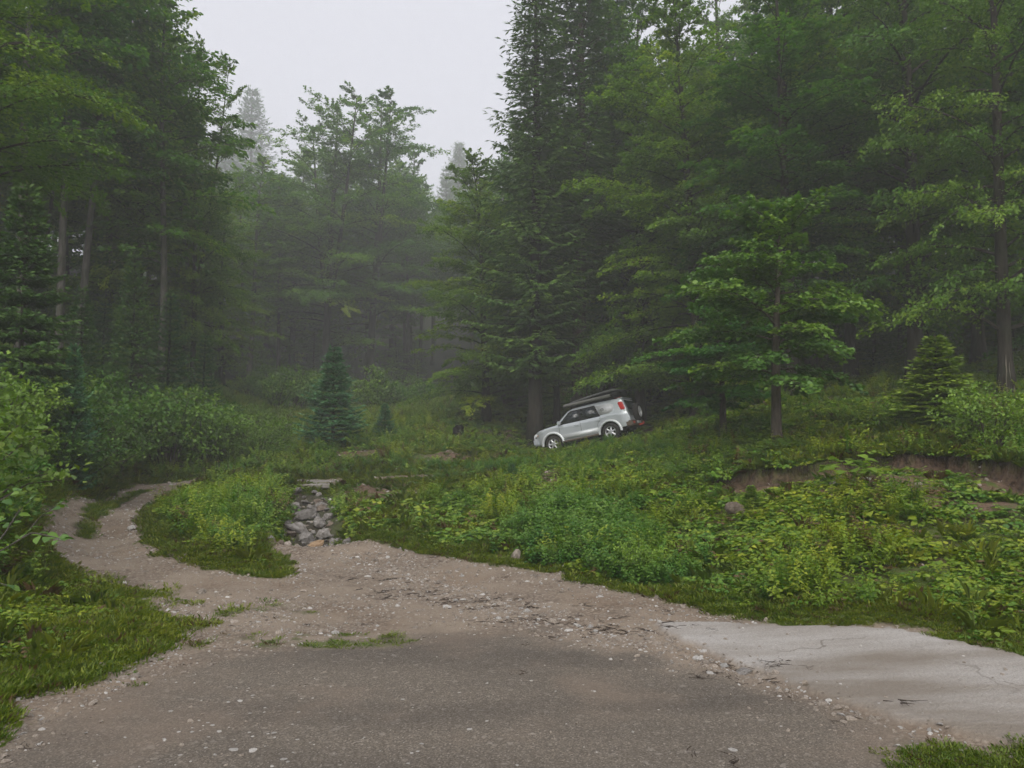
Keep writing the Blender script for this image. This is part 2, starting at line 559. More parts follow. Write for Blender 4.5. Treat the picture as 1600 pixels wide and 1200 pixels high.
# ground mesh (polar grid round the viewpoint, finest where the place is seen)
th_f = np.radians(np.arange(-44, 44.01, 0.115))
th_c = np.radians(np.concatenate([np.arange(-180, -44, 3.0), ]))
th_d = np.radians(np.arange(46.5, 180, 3.0))
TH = np.concatenate([th_c, th_f, th_d])
RR = np.concatenate([[0.25, .6, 1.0, 1.5, 2.0, 2.4], np.exp(np.arange(np.log(2.8), np.log(55), 0.0115)), np.exp(np.linspace(np.log(55.6), np.log(262), 60))])
nT, nR = len(TH), len(RR)
gx = RR[:, None] * np.sin(TH)[None]; gy = RR[:, None] * np.cos(TH)[None]
gz = Hgt(gx.ravel(), gy.ravel()).reshape(gx.shape)
GV = np.stack([gx, gy, gz], -1).reshape(-1, 3)
i_ = np.arange(nR - 1)[:, None] * nT; j_ = np.arange(nT)[None]; jn_ = (j_ + 1) % nT
GF = np.stack([i_ + j_, i_ + nT + j_, i_ + nT + jn_, i_ + jn_], -1).reshape(-1, 4)

strip = hit([330, 420, 520, 600], [1002, 1000, 1003, 1000])
strip2 = hit([300, 400, 470], [958, 955, 958])
def masks(X, Y):
    R_ = np.hypot(X, Y)
    wob = (fbm(X * 3, Y * 3, 41, 4) - .5)
    sd_g = sdf(X, Y, GRAVEL_P); sd_tf = sdf(X, Y, TRACK_FAR_P); sd_bt = sdf(X, Y, BRIDGE_TRACK_P); sd_m = sdf(X, Y, MEDIAN_P)
    sd_a = sdf(X, Y, ASPHALT_P); sd_p = sdf(X, Y, PALE_P); sd_t = sdf(X, Y, TUFT_P); sd_pt = sdf(X, Y, PATCHY_P)
    m_grav = np.maximum.reduce([smooth(-.12, .12, sd_g + wob * .5), smooth(-.2, .15, sd_tf + wob * .4), 0.6 * smooth(-.3, .2, sd_bt + wob * .8)])
    m_grav = m_grav * (1 - smooth(-.12, .12, sd_m + wob * .4))
    pn = fbm(X * 1.7, Y * 1.7, 55, 5)
    patch = smooth(-.5, .3, sd_pt + wob * .6) * smooth(.50, .74, pn + 0.06 * smooth(0, 1.5, sd_pt) - .22 * smooth(-3.2, -1.0, X) )
    m_grav = m_grav * (1 - .85 * patch) * (1 - .9 * smooth(-.1, .15, sd_t + wob * .5))
    # grassy strip along the asphalt edge
    st = seg_dist(X, Y, strip, closed=False)
    m_strip = (1 - smooth(.05, .35, st + wob * .3)) * smooth(.42, .6, fbm(X * 5, Y * 5, 61, 3))
    m_strip = np.maximum(m_strip, (1 - smooth(.05, .3, seg_dist(X, Y, strip2, closed=False) + wob * .3)) * smooth(.45, .6, fbm(X * 5, Y * 5, 66, 3)))
    m_grav = m_grav * (1 - .8 * m_strip)
    m_asph = smooth(-.35, .35, sd_a + wob * .9)
    m_pale = smooth(-.04, .04, sd_p + (fbm(X * 6, Y * 6, 71, 3) - .5) * .12)
    m_dirt = np.zeros(len(X))
    for P_ in DIRT_PS:
        m_dirt = np.maximum(m_dirt, smooth(-.3, .3, sdf(X, Y, P_) + wob * 1.0))
    _s, _d, _al = scarp_term(X, Y)
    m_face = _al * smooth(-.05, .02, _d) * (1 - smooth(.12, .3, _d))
    m_dirt = np.maximum(m_dirt, _al * smooth(-.02, .05, _d) * (1 - smooth(.25, .6, _d + wob * .4)))
    m_forest = smooth(26, 40, R_ + 12 * (fbm(X * .1, Y * .1, 77, 2) - .5)) 
    sd_c = sdf(X, Y, CREEK_P) + wob * .7
    m_creek = smooth(-.2, .15, sd_c)
    return dict(sd_c=sd_c, grav=m_grav, asph=m_asph, pale=m_pale, dirt=m_dirt, face=m_face, forest=m_forest, creek=m_creek, sd_g=sd_g, sd_tf=sd_tf, sd_bt=sd_bt,
                sd_m=sd_m, sd_a=sd_a, sd_p=sd_p, scd=_d, scal=_al, patch=patch, strip=m_strip, sd_pt=sd_pt, sd_t=sd_t)

X, Y = GV[:, 0], GV[:, 1]
MK = masks(X, Y)
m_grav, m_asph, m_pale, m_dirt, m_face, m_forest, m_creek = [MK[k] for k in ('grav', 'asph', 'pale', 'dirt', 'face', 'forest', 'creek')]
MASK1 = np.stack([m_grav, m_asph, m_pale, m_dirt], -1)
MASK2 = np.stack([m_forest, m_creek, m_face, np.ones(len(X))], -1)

def ground_material():
    m, nt, out = new_mat("ground_surface")
    geo = N(nt, "ShaderNodeNewGeometry")
    pos = geo.outputs['Position']
    a1 = N(nt, "ShaderNodeAttribute", attribute_name="mask1"); a2 = N(nt, "ShaderNodeAttribute", attribute_name="mask2")
    s1 = N(nt, "ShaderNodeSeparateColor"); nt.links.new(a1.outputs['Color'], s1.inputs[0])
    s2 = N(nt, "ShaderNodeSeparateColor"); nt.links.new(a2.outputs['Color'], s2.inputs[0])
    grav, asph, pale, dirt = s1.outputs[0], s1.outputs[1], s1.outputs[2], a1.outputs['Alpha']
    forest, creek, face = s2.outputs[0], s2.outputs[1], s2.outputs[2]
    # under the plants: damp soil, moss and short grass
    n1 = noise(nt, 1.4, 5, 0.6, pos); n2 = noise(nt, 14, 4, 0.6, pos); n3 = noise(nt, 60, 3, 0.6, pos)
    soil = mixc(nt, ramp(nt, n2, [(.35, (0, 0, 0)), (.65, (1, 1, 1))]), (0.022, 0.019, 0.010), (0.060, 0.046, 0.024))
    moss = mixc(nt, n3, (0.040, 0.070, 0.010), (0.105, 0.145, 0.022))
    veg = mixc(nt, ramp(nt, n1, [(.38, (0, 0, 0)), (.58, (1, 1, 1))]), soil, moss)
    litter = mixc(nt, ramp(nt, n2, [(.4, (0, 0, 0)), (.6, (1, 1, 1))]), (0.020, 0.018, 0.010), (0.035, 0.045, 0.015))
    c = mixc(nt, forest, veg, litter)
    # eroded earth
    ds = mixc(nt, ramp(nt, n2, [(.3, (0, 0, 0)), (.7, (1, 1, 1))]), (0.075, 0.047, 0.030), (0.175, 0.118, 0.076))
    c = mixc(nt, mathn(nt, 'MULTIPLY', dirt, ramp(nt, noise(nt, 4.5, 4, .6, pos), [(.38, (0, 0, 0)), (.5, (1, 1, 1))])), c, ds)
    c = mixc(nt, face, c, mixc(nt, ramp(nt, n2, [(.35, (0, 0, 0)), (.65, (1, 1, 1))]), (0.022, 0.014, 0.009), (0.09, 0.056, 0.036)))  # scarp face: thin shadow edge below the lip painted in as dark brown
    # gravel: pebbles by two voronoi sizes over dusty fines
    v1 = N(nt, "ShaderNodeTexVoronoi"); v1.inputs['Scale'].default_value = 34; nt.links.new(pos, v1.inputs['Vector'])
    v2 = N(nt, "ShaderNodeTexVoronoi"); v2.inputs['Scale'].default_value = 120; nt.links.new(pos, v2.inputs['Vector'])
    bw1 = N(nt, "ShaderNodeRGBToBW"); nt.links.new(v1.outputs['Color'], bw1.inputs[0])
    bw2 = N(nt, "ShaderNodeRGBToBW"); nt.links.new(v2.outputs['Color'], bw2.inputs[0])
    peb = mixc(nt, ramp(nt, bw1.outputs[0], [(.2, (0, 0, 0)), (.8, (1, 1, 1))]), (0.16, 0.135, 0.115), (0.40, 0.355, 0.31))
    peb = mixc(nt, mathn(nt, 'MULTIPLY', v1.outputs['Distance'], 1.1, True), peb, (0.15, 0.115, 0.09))
    fines = mixc(nt, bw2.outputs[0], (0.20, 0.165, 0.135), (0.33, 0.28, 0.235))
    gmix = ramp(nt, noise(nt, 1.1, 4, 0.6, pos), [(.42, (0, 0, 0)), (.6, (1, 1, 1))])
    gravel = mixc(nt, gmix, fines, peb)
    stain = ramp(nt, noise(nt, 0.7, 5, 0.65, pos), [(.5, (0, 0, 0)), (.72, (1, 1, 1))])
    gravel = mixc(nt, mathn(nt, 'MULTIPLY', stain, .55), gravel, (0.19, 0.135, 0.095))
    mud = ramp(nt, noise(nt, 2.6, 5, 0.7, pos), [(.58, (0, 0, 0)), (.68, (1, 1, 1))])
    gravel = mixc(nt, 1.0, gravel, (.93, .89, .82), 'MULTIPLY')
    gravel = mixc(nt, mathn(nt, 'MULTIPLY', mud, .4), gravel, (0.075, 0.055, 0.038))
    c = mixc(nt, grav, c, gravel)
    # asphalt: dark, worn, pale aggregate showing
    agg = ramp(nt, bw2.outputs[0], [(.25, (0.094, 0.081, 0.067)), (.62, (0.142, 0.122, 0.101)), (.82, (0.178, 0.154, 0.128)), (.95, (0.27, 0.245, 0.22))])
    big = ramp(nt, bw1.outputs[0], [(.86, (0, 0, 0)), (.92, (1, 1, 1))])
    agg = mixc(nt, mathn(nt, 'MULTIPLY', big, .25), agg, (0.40, 0.37, 0.34))
    mpA = N(nt, "ShaderNodeMapping"); mpA.inputs['Scale'].default_value = (.35, 1.3, 1); mpA.inputs['Rotation'].default_value = (0, 0, radians(-14))
    nt.links.new(pos, mpA.inputs[0])
    wear = ramp(nt, noise(nt, .8, 5, .55, mpA.outputs[0]), [(.36, (.80, .79, .78)), (.58, (1.14, 1.12, 1.08))])
    agg = mixc(nt, 1.0, agg, wear, 'MULTIPLY')
    dust = ramp(nt, noise(nt, .55, 5, .6, pos), [(.5, (0, 0, 0)), (.68, (1, 1, 1))])
    agg = mixc(nt, mathn(nt, 'MULTIPLY', dust, .65), agg, (0.215, 0.165, 0.125))
    c = mixc(nt, mathn(nt, 'MULTIPLY', asph, grav), c, agg)
    # pale worn concrete strip
    mpP = N(nt, "ShaderNodeMapping"); mpP.inputs['Scale'].default_value = (.42, 1.5, 1); mpP.inputs['Rotation'].default_value = (0, 0, radians(24))
    nt.links.new(pos, mpP.inputs[0])
    pn_ = noise(nt, .75, 5, .55, mpP.outputs[0])
    pc = mixc(nt, ramp(nt, pn_, [(.42, (0, 0, 0)), (.62, (1, 1, 1))]), (0.215, 0.185, 0.152), (0.42, 0.40, 0.375))
    pc = mixc(nt, mathn(nt, 'MULTIPLY', ramp(nt, bw2.outputs[0], [(.3, (0, 0, 0)), (.8, (1, 1, 1))]), .35), pc, (0.17, 0.145, 0.125))
    v3 = N(nt, "ShaderNodeTexVoronoi", feature='DISTANCE_TO_EDGE'); v3.inputs['Scale'].default_value = 1.1
    wn = N(nt, "ShaderNodeTexNoise"); wn.inputs['Scale'].default_value = 2.2; wn.inputs['Detail'].default_value = 6; nt.links.new(pos, wn.inputs['Vector'])
    wv = mixc(nt, .45, pos, wn.outputs[1])
    nt.links.new(wv, v3.inputs['Vector'])
    crack = ramp(nt, v3.outputs['Distance'], [(.003, (1, 1, 1)), (.009, (0, 0, 0))])
    pc = mixc(nt, mathn(nt, 'MULTIPLY', mathn(nt, 'MULTIPLY', crack, ramp(nt, noise(nt, .9, 3, .6, pos), [(.5, (0, 0, 0)), (.6, (1, 1, 1))])), .6), pc, (0.09, 0.075, 0.06))
    c = mixc(nt, mathn(nt, 'MULTIPLY', pale, grav), c, pc)
    c = mixc(nt, mathn(nt, 'MULTIPLY', creek, .8), c, (0.05, 0.042, 0.032))
    hgt = mathn(nt, 'ADD', mathn(nt, 'MULTIPLY', mathn(nt, 'MULTIPLY', v1.outputs['Distance'], -1.0), mathn(nt, 'SUBTRACT', 1.0, mathn(nt, 'MULTIPLY', asph, .75))), mathn(nt, 'MULTIPLY', v2.outputs['Distance'], -.35))
    hgt = mathn(nt, 'ADD', hgt, n3)
    b = principled(nt, out, c, 0.85, 0.25, bump=hgt, bump_str=0.6, bump_dist=0.012)
    return m

M_GROUND = ground_material()
# split the one sheet into named pieces of ground that share their borders
fc = GF
def fmean(a): return a[fc].mean(1)
is_pale = (fmean(m_pale) > .5) & (fmean(m_grav) > .35)
is_asph = ~is_pale & (fmean(m_asph) > .5) & (fmean(m_grav) > .35)
is_grav = ~is_pale & ~is_asph & (fmean(m_grav) > .4)
is_creek = ~is_pale & ~is_asph & ~is_grav & (fmean(m_creek) > .5)
rest = ~(is_pale | is_asph | is_grav | is_creek)
def ground_piece(name, sel, label):
    f = GF[sel]
    used = np.unique(f)
    remap = np.zeros(len(GV), int); remap[used] = np.arange(len(used))
    me = mesh_np(name, GV[used], remap[f], [M_GROUND], {"mask1": MASK1[used], "mask2": MASK2[used]}, True)
    o = obj(name, me)
    tag(o, label, kind='structure')
    return o
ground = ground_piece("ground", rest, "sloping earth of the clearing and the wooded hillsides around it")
ground_piece("road", is_asph, "worn dark asphalt turning area in the foreground")
ground_piece("pavement", is_pale, "pale worn concrete strip leading off beside the asphalt")
ground_piece("gravel_track", is_grav, "stony gravel track curving round the grassy island towards the creek")
creek_bed = ground_piece("creek_bed", is_creek, "narrow rocky bed of the dry creek between green banks")

# mist that fills the valley
def haze():
    x0, x1, y0, y1, z0, z1 = -266, 266, -266, 266, float(gz.min()) - 1, 107.0
    V = [(x, y, z) for z in (z0, z1) for x, y in ((x0, y0), (x1, y0), (x1, y1), (x0, y1))]
    F = np.array([[3, 2, 1, 0], [4, 5, 6, 7], [0, 1, 5, 4], [1, 2, 6, 5], [2, 3, 7, 6], [3, 0, 4, 7]])
    m, nt, out = new_mat("mist")
    v = N(nt, "ShaderNodeVolumePrincipled")
    v.inputs['Color'].default_value = (0.95, 0.96, 0.98, 1)
    v.inputs['Density'].default_value = HAZE
    nt.links.new(v.outputs[0], out.inputs['Volume'])
    o = obj("haze", mesh_np("haze", V, F, [m]))
    tag(o, "pale mist hanging over the whole clearing and forest", kind='stuff')
    print("HAZE BOX", z0, z1, gz.max())
HAZE = 0.0021
haze()

# ------------------------------------------------------------------ plant materials
BEECH_STOPS = [(0.0, (0.049, 0.114, 0.017)), (0.45, (0.093, 0.207, 0.025)), (0.8, (0.178, 0.306, 0.027)), (1.0, (0.299, 0.383, 0.030))]
M_BEECH = leaf_mat("beech_leaves", BEECH_STOPS, .35, .43)
M_BEECH_Y = leaf_mat("yellow_green_leaves", [(0, (0.057, 0.131, 0.016)), (.5, (0.107, 0.217, 0.023)), (1, (0.201, 0.302, 0.025))], .2, .32)
M_MAPLE = leaf_mat("maple_leaves", [(0, (0.049, 0.133, 0.027)), (.5, (0.090, 0.212, 0.034)), (1, (0.166, 0.290, 0.032))], .15, .28, rough=.42, spec=.45)
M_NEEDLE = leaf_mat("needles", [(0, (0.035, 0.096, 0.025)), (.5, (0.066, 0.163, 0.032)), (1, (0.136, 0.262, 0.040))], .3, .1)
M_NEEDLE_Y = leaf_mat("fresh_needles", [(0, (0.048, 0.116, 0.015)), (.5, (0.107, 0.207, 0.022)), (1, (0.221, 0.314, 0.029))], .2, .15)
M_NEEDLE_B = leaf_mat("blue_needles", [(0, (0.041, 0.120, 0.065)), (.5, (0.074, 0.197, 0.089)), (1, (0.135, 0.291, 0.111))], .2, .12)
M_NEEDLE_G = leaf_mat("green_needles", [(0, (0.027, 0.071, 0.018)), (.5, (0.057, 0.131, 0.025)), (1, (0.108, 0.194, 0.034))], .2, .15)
M_SHRUB = leaf_mat("shrub_leaves", [(0, (0.071, 0.147, 0.024)), (.5, (0.137, 0.263, 0.034)), (1, (0.259, 0.398, 0.047))], .4, .25)
M_SHRUB_Y = leaf_mat("pale_shrub_leaves", [(0, (0.059, 0.124, 0.022)), (.5, (0.106, 0.199, 0.029)), (1, (0.185, 0.273, 0.044))], .35, .28)
M_BARK_D = bark_mat("dark_bark", (.020, .017, .014), (.055, .047, .038))
M_BARK_G = bark_mat("grey_bark", (.045, .040, .034), (.12, .11, .095), moss_amt=.4)
M_BARK_B = bark_mat("brown_bark", (.045, .036, .028), (.12, .10, .08))
M_BARK_P = bark_mat("peeling_bark", (.07, .06, .05), (.26, .23, .19), scale=6)

def perp(d):
    """horizontal perpendicular of direction d"""
    p = np.array([-d[1], d[0], 0.0])
    return p / (np.linalg.norm(p) + 1e-9)

def trunk_path(H, rng, wob=.15, curve=0.0, n=12):
    t = np.linspace(0, 1, n)
    ph = rng.uniform(0, 6.28, 4)
    x = wob * (np.sin(t * 5 + ph[0]) - np.sin(ph[0])) * t + curve * t * t
    y = wob * (np.sin(t * 4 + ph[1]) - np.sin(ph[1])) * t
    return np.stack([x, y, t * H], -1)

def trunk_radii(r0, t, flare=.55):
    return r0 * (1 - t) ** .75 * (1 + flare * np.exp(-t * 45)) + .012

def roots(b, r0, rng, n=6):
    for k in range(n):
        a = k * 6.28 / n + rng.uniform(-.3, .3)
        d = np.array([cos(a), sin(a), 0])
        p = [d * r0 * .55 + [0, 0, r0 * 1.9], d * r0 * .95 + [0, 0, r0 * .7], d * r0 * 1.6 + [0, 0, .02], d * r0 * 2.5 + [0, 0, -.18]]
        V, F = tube(p, [r0 * .35, r0 * .38, r0 * .3, r0 * .12], 6); b.add(V, F)

def broadleaf(seed, H=20, cb=.2, R=4.5, nb=90, leaf=.14, lw=.62, per_m=34, tr=.22, forks=0, low=1.0, top_pow=1.7, up=1.0, twigs=11, shape=4,
              lat=.13, curve=0.0, sparse=.0, tone_mu=.45, twig_len=.4):
    rng = np.random.default_rng(seed)
    tb, bb = Builder(), Builder()
    path = trunk_path(H * .97, rng, .012 * H, curve, 16)
    tt = np.linspace(0, 1, 16)
    V, F = tube(path, trunk_radii(tr, tt), 10); tb.add(V, F)
    roots(tb, tr, rng)
    stems = [(path, 0.0)]
    for k in range(forks):
        t0 = rng.uniform(.25, .4)
        a = rng.uniform(0, 6.28)
        p0 = np.array([np.interp(t0, tt, path[:, i]) for i in range(3)])
        s = np.linspace(0, 1, 10)
        sp = rng.uniform(.10, .16) * H
        q = p0 + np.stack([cos(a) * sp * s ** .7, sin(a) * sp * s ** .7, s * H * (1 - t0) * rng.uniform(.85, .97)], -1)
        V, F = tube(q, tr * .62 * (1 - s) ** .8 + .012, 7); tb.add(V, F)
        stems.append((q, t0))
    TS, TD, TL, TN, TT, DN = [], [], [], [], [], []
    ga = rng.uniform(0, 6.28)
    for i in range(nb):
        u = (i + rng.uniform(0, 1)) / nb
        t = cb + (1 - cb) * u ** .9 * .985
        path_i, t0 = stems[i % len(stems)]
        z = t * H
        z = min(z, path_i[-1, 2] * .995)
        p0 = np.array([np.interp(z, path_i[:, 2], path_i[:, k]) for k in range(3)])
        ga += 2.4 + rng.uniform(-.5, .5)
        prof = (1 - u ** top_pow) ** .8 * (low + (1 - low) * min(u * 3.5, 1)) + .06
        L = R * prof * rng.uniform(.62, 1.15)
        if len(stems) > 1: L *= .8
        e = (.02 + up * (.25 * u + .75 * u ** 3)) + rng.uniform(-.2, .32)
        dh = np.array([cos(ga), sin(ga), 0.0])
        n = 7
        s = np.linspace(0, 1, n)
        droop = rng.uniform(.05, .22) * (1 - u * .6)
        bend = perp(dh) * rng.uniform(-.18, .18)
        P = p0 + L * (s[:, None] * cos(e) * dh + (s * sin(e) + .22 * s * (1 - s) - droop * s ** 2)[:, None] * np.array([0, 0, 1]) + (s ** 2)[:, None] * bend)
        br = max(.012, tr * .20 * (L / R) * (1 - u * .5))
        V, F = tube(P, br * (1 - s) + .006, 5, False); bb.add(V, F)
        btone = rng.normal(tone_mu, .16)
        k = max(4, int(twigs * (L / R) ** .6))
        if rng.random() < sparse: k = k // 2
        for j in range(k + 1):
            sj = .16 + .84 * (j + rng.uniform(-.3, .3)) / k
            sj = min(max(sj, .1), 1)
            pj = np.array([np.interp(sj, s, P[:, q]) for q in range(3)])
            dj = np.array([np.interp(sj, s, np.gradient(P[:, q])) for q in range(3)]); dj /= np.linalg.norm(dj)
            side = 1 if j % 2 else -1
            ang = 0.0 if j == k else side * rng.uniform(.6, 1.15)
            pr = perp(dj)
            td = dj * cos(ang) + pr * sin(ang) + np.array([0, 0, rng.uniform(-.1, .14)])
            tl = max(.28, L * twig_len * (1 - .45 * sj) * rng.uniform(.6, 1.2))
            nn = np.array([0, 0, 1.0]) + dh * rng.uniform(-.05, .3) + pr * rng.uniform(-.15, .15)
            TS.append(pj); TD.append(td / np.linalg.norm(td)); TL.append(tl); TN.append(nn / np.linalg.norm(nn)); TT.append(btone + rng.normal(0, .06)); DN.append(rng.uniform(.55, 1.3))
            e2 = pj + td * tl * .9 - np.array([0, 0, .06 * tl])
            V, F = tube([pj, (pj + e2) / 2 + [0, 0, .03 * tl], e2], [.010 + .004 * tl, .007, .003], 3, False); bb.add(V, F)
    TS, TD, TL, TN, TT, DN = map(np.array, (TS, TD, TL, TN, TT, DN))
    cnt = np.maximum(4, (TL * per_m * DN)).astype(int)
    idx = np.repeat(np.arange(len(TS)), cnt)
    m = len(idx)
    s2 = rng.uniform(.05, 1.05, m)
    B = np.cross(TN[idx], TD[idx])
    latw = rng.normal(0, 1, m) * lat * TL[idx] * (1.15 - s2 * .7)
    P = TS[idx] + TD[idx] * (s2 * TL[idx])[:, None] + B * latw[:, None] + TN[idx] * (rng.normal(0, .06, m) * (.4 + TL[idx]))[:, None]
    P[:, 2] -= .10 * s2 ** 2 * TL[idx]
    yaw = rng.uniform(-1.1, 1.1, m)
    A = TD[idx] * np.cos(yaw)[:, None] + B * np.sin(yaw)[:, None]
    A[:, 2] += rng.normal(-.22, .28, m)
    NN = TN[idx] + rng.normal(0, .34, (m, 3))
    Ls = leaf * rng.uniform(.65, 1.25, m)
    V, F, T = leaves(P, A, NN, Ls, Ls * lw, np.clip(TT[idx] + rng.normal(0, .13, m), 0, 1), shape=shape)
    lv = Builder(); lv.add(V, F, T)
    return tb, bb, lv

def conifer(seed, H=24, cb=.2, R=3.6, nwh=46, per=6, piece=.30, pw=.30, tr=.3, droop=.25, twigs=11, hang=.25, ragged=.35, pwr=.85, dens=4, tipup=.22, start_e=.15, tone_mu=.45, njit=.4):
    rng = np.random.default_rng(seed)
    tb, bb = Builder(), Builder()
    path = trunk_path(H, rng, .004 * H, 0, 14)
    tt = np.linspace(0, 1, 14)
    V, F = tube(path, trunk_radii(tr, tt, .4), 10); tb.add(V, F)
    if tr > .1: roots(tb, tr, rng)
    TS, TD, TL, TT = [], [], [], []
    for w in range(nwh):
        u = (w + rng.uniform(-.3, .3)) / nwh
        u = min(max(u, 0), .995)
        z = H * (cb + (1 - cb) * u)
        p0 = np.array([np.interp(z, path[:, 2], path[:, k]) for k in range(3)])
        Lw = R * ((1 - u) ** pwr) * (.65 + .35 * min(u * 6, 1)) + .02 * R
        n_here = per if u < .9 else max(4, per - 1)
        a0 = rng.uniform(0, 6.28)
        for b in range(n_here):
            a = a0 + b * 6.28 / n_here + rng.uniform(-.35, .35)
            L = Lw * rng.uniform(1 - ragged, 1.08)
            if rng.random() < ragged * .25: L *= .5
            dh = np.array([cos(a), sin(a), 0.0])
            e = start_e + .55 * u ** 2
            s = np.linspace(0, 1, 6)
            zz = s * sin(e) - droop * s ** 1.6 * (1 - .6 * u) + tipup * s ** 3
            P = p0 + L * (s[:, None] * dh * cos(e) + zz[:, None] * np.array([0, 0, 1]))
            V, F = tube(P, max(.008, tr * .13 * L / R) * (1 - s) + .004, 4, False); bb.add(V, F)
            bt = rng.normal(tone_mu, .14)
            k = max(3, int(twigs * (L / R) ** .7))
            grad = np.gradient(P, axis=0)
            for j in range(k + 1):
                sj = .12 + .88 * j / k
                pj = np.array([np.interp(sj, s, P[:, q]) for q in range(3)])
                dj = np.array([np.interp(sj, s, grad[:, q]) for q in range(3)]); dj /= np.linalg.norm(dj)
                for side in ((1, -1) if j < k else (0,)):
                    ang = side * rng.uniform(.75, 1.1)
                    td = dj * cos(ang) + perp(dj) * sin(ang) + np.array([0, 0, rng.uniform(-.1, .08) - hang])
                    tl = (.40 * L * (1 - sj) ** .8 + .10 * R ** .6) * rng.uniform(.7, 1.15)
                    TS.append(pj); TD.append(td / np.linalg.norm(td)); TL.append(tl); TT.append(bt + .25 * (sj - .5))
    TS, TD, TL, TT = map(np.array, (TS, TD, TL, TT))
    cnt = np.maximum(2, np.round(TL / piece * dens)).astype(int)
    idx = np.repeat(np.arange(len(TS)), cnt)
    m = len(idx)
    s2 = rng.uniform(0, 1, m)
    up = np.array([0, 0, 1.0])
    B = np.cross(np.broadcast_to(up, (m, 3)), TD[idx]); B /= np.linalg.norm(B, axis=1, keepdims=True) + 1e-9
    P = TS[idx] + TD[idx] * (s2 * TL[idx])[:, None]
    sd = rng.choice([-1, 1], m) * rng.uniform(.1, 1.0, m)
    A = TD[idx] + B * sd[:, None]
    A[:, 2] += rng.normal(-.05 - hang * .5, .18, m)
    NN = np.broadcast_to(up, (m, 3)) + rng.normal(0, njit, (m, 3))
    Ls = piece * rng.uniform(.6, 1.2, m)
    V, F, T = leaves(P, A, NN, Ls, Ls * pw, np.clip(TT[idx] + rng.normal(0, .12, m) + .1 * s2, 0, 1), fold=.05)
    lv = Builder(); lv.add(V, F, T)
    return tb, bb, lv

def shrub(seed, H=1.6, R=1.0, nst=16, leaf=.085, lw=.6, per=15, tw=10, shape=4, tone_mu=.5):
    rng = np.random.default_rng(seed)
    bb = Builder()
    TS, TD, TL, TT = [], [], [], []
    for i in range(nst):
        a = rng.uniform(0, 6.28)
        rr = rng.uniform(.1, 1) ** .6 * R
        h = H * (1 - .45 * (rr / R) ** 2) * rng.uniform(.65, 1.1)
        s = np.linspace(0, 1, 6)
        d = np.array([cos(a), sin(a), 0])
        P = d * (.12 * R + rr * s[:, None] ** 1.3) + np.stack([s * 0, s * 0, h * (1.25 * s - .25 * s ** 3)], -1) + rng.normal(0, .03, (6, 3)) * s[:, None]
        V, F = tube(P, .014 * (1 - s) + .004, 4, False); bb.add(V, F)
        bt = rng.normal(tone_mu, .16)
        for j in range(tw):
            sj = .25 + .75 * (j + rng.uniform(0, 1)) / tw
            pj = np.array([np.interp(sj, s, P[:, q]) for q in range(3)])
            aa = rng.uniform(0, 6.28)
            td = np.array([cos(aa), sin(aa), rng.uniform(-.05, .7)]) + d * .4
            TS.append(pj); TD.append(td / np.linalg.norm(td)); TL.append(H * rng.uniform(.14, .30)); TT.append(bt)
    TS, TD, TL, TT = map(np.array, (TS, TD, TL, TT))
    idx = np.repeat(np.arange(len(TS)), per); m = len(idx)
    s2 = rng.uniform(.1, 1.1, m)
    P = TS[idx] + TD[idx] * (s2 * TL[idx])[:, None] + rng.normal(0, .035 * H ** .5, (m, 3))
    P[:, 2] = np.maximum(P[:, 2], .03)
    A = TD[idx] + rng.normal(0, .7, (m, 3)); A[:, 2] -= .15
    NN = np.array([0, 0, 1.0]) + rng.normal(0, .45, (m, 3)) + TD[idx] * .3
    Ls = leaf * rng.uniform(.6, 1.25, m)
    V, F, T = leaves(P, A, NN, Ls, Ls * lw, np.clip(TT[idx] + rng.normal(0, .15, m), 0, 1), shape=shape)
    lv = Builder(); lv.add(V, F, T)
    return None, bb, lv

PROTO = {}
def proto(key, parts, bark, leafm, leaf_name="crown", branch_name="branches", H=1, R=1):
    tb, bb, lv = parts
    meshes = []
    if tb is not None: meshes.append(("trunk", tb.mesh(key + "_trunk", [bark], True)))
    if bb is not None and bb.n: meshes.append((branch_name, bb.mesh(key + "_limbs", [bark])))
    meshes.append((leaf_name, lv.mesh(key + "_leaves", [leafm])))
    PROTO[key] = (meshes, H, R)
    print("PROTO", key, sum(len(m.polygons) for _, m in meshes))

proto("beech_a", broadleaf(1, 20, .10, 4.6, 105, .165, .66, 84, .24, forks=1, up=1.2, low=.85, top_pow=2.6, lat=.2), M_BARK_D, M_BEECH, H=20, R=4.6)
proto("beech_b", broadleaf(2, 20, .16, 5.0, 110, .14, .66, 96, .22, forks=2, low=.9, sparse=.2, up=1.1, top_pow=3.4, lat=.2), M_BARK_D, M_BEECH, H=20, R=4.4)
proto("beech_c", broadleaf(3, 20, .06, 4.8, 105, .16, .66, 84, .26, low=.9, sparse=.1, curve=1.2, top_pow=2.4, lat=.21), M_BARK_D, M_BEECH, H=20, R=4.8)
proto("beech_high", broadleaf(4, 22, .36, 4.4, 70, .24, .68, 30, .20, low=.7, up=1.2, sparse=.1, top_pow=2.6, lat=.22), M_BARK_G, M_BEECH, H=22, R=4.2)
proto("beech_slim", broadleaf(5, 22, .33, 3.4, 64, .22, .68, 32, .15, low=.7, up=1.1, sparse=.2, curve=1.5, top_pow=2.6, lat=.22), M_BARK_G, M_BEECH, H=22, R=3.2)
proto("beech_near", broadleaf(6, 15, .10, 4.2, 80, .122, .66, 76, .26, lat=.2, top_pow=2.4, low=.9, twigs=13, sparse=.15, tone_mu=.55, shape=6), M_BARK_D, M_BEECH_Y, H=15, R=4.2)
proto("beech_arch", broadleaf(16, 15, .40, 3.8, 62, .13, .66, 70, .22, lat=.2, top_pow=2.4, low=1.0, twigs=12, sparse=.1, tone_mu=.62, up=.9), M_BARK_D, M_BEECH_Y, H=15, R=3.8)
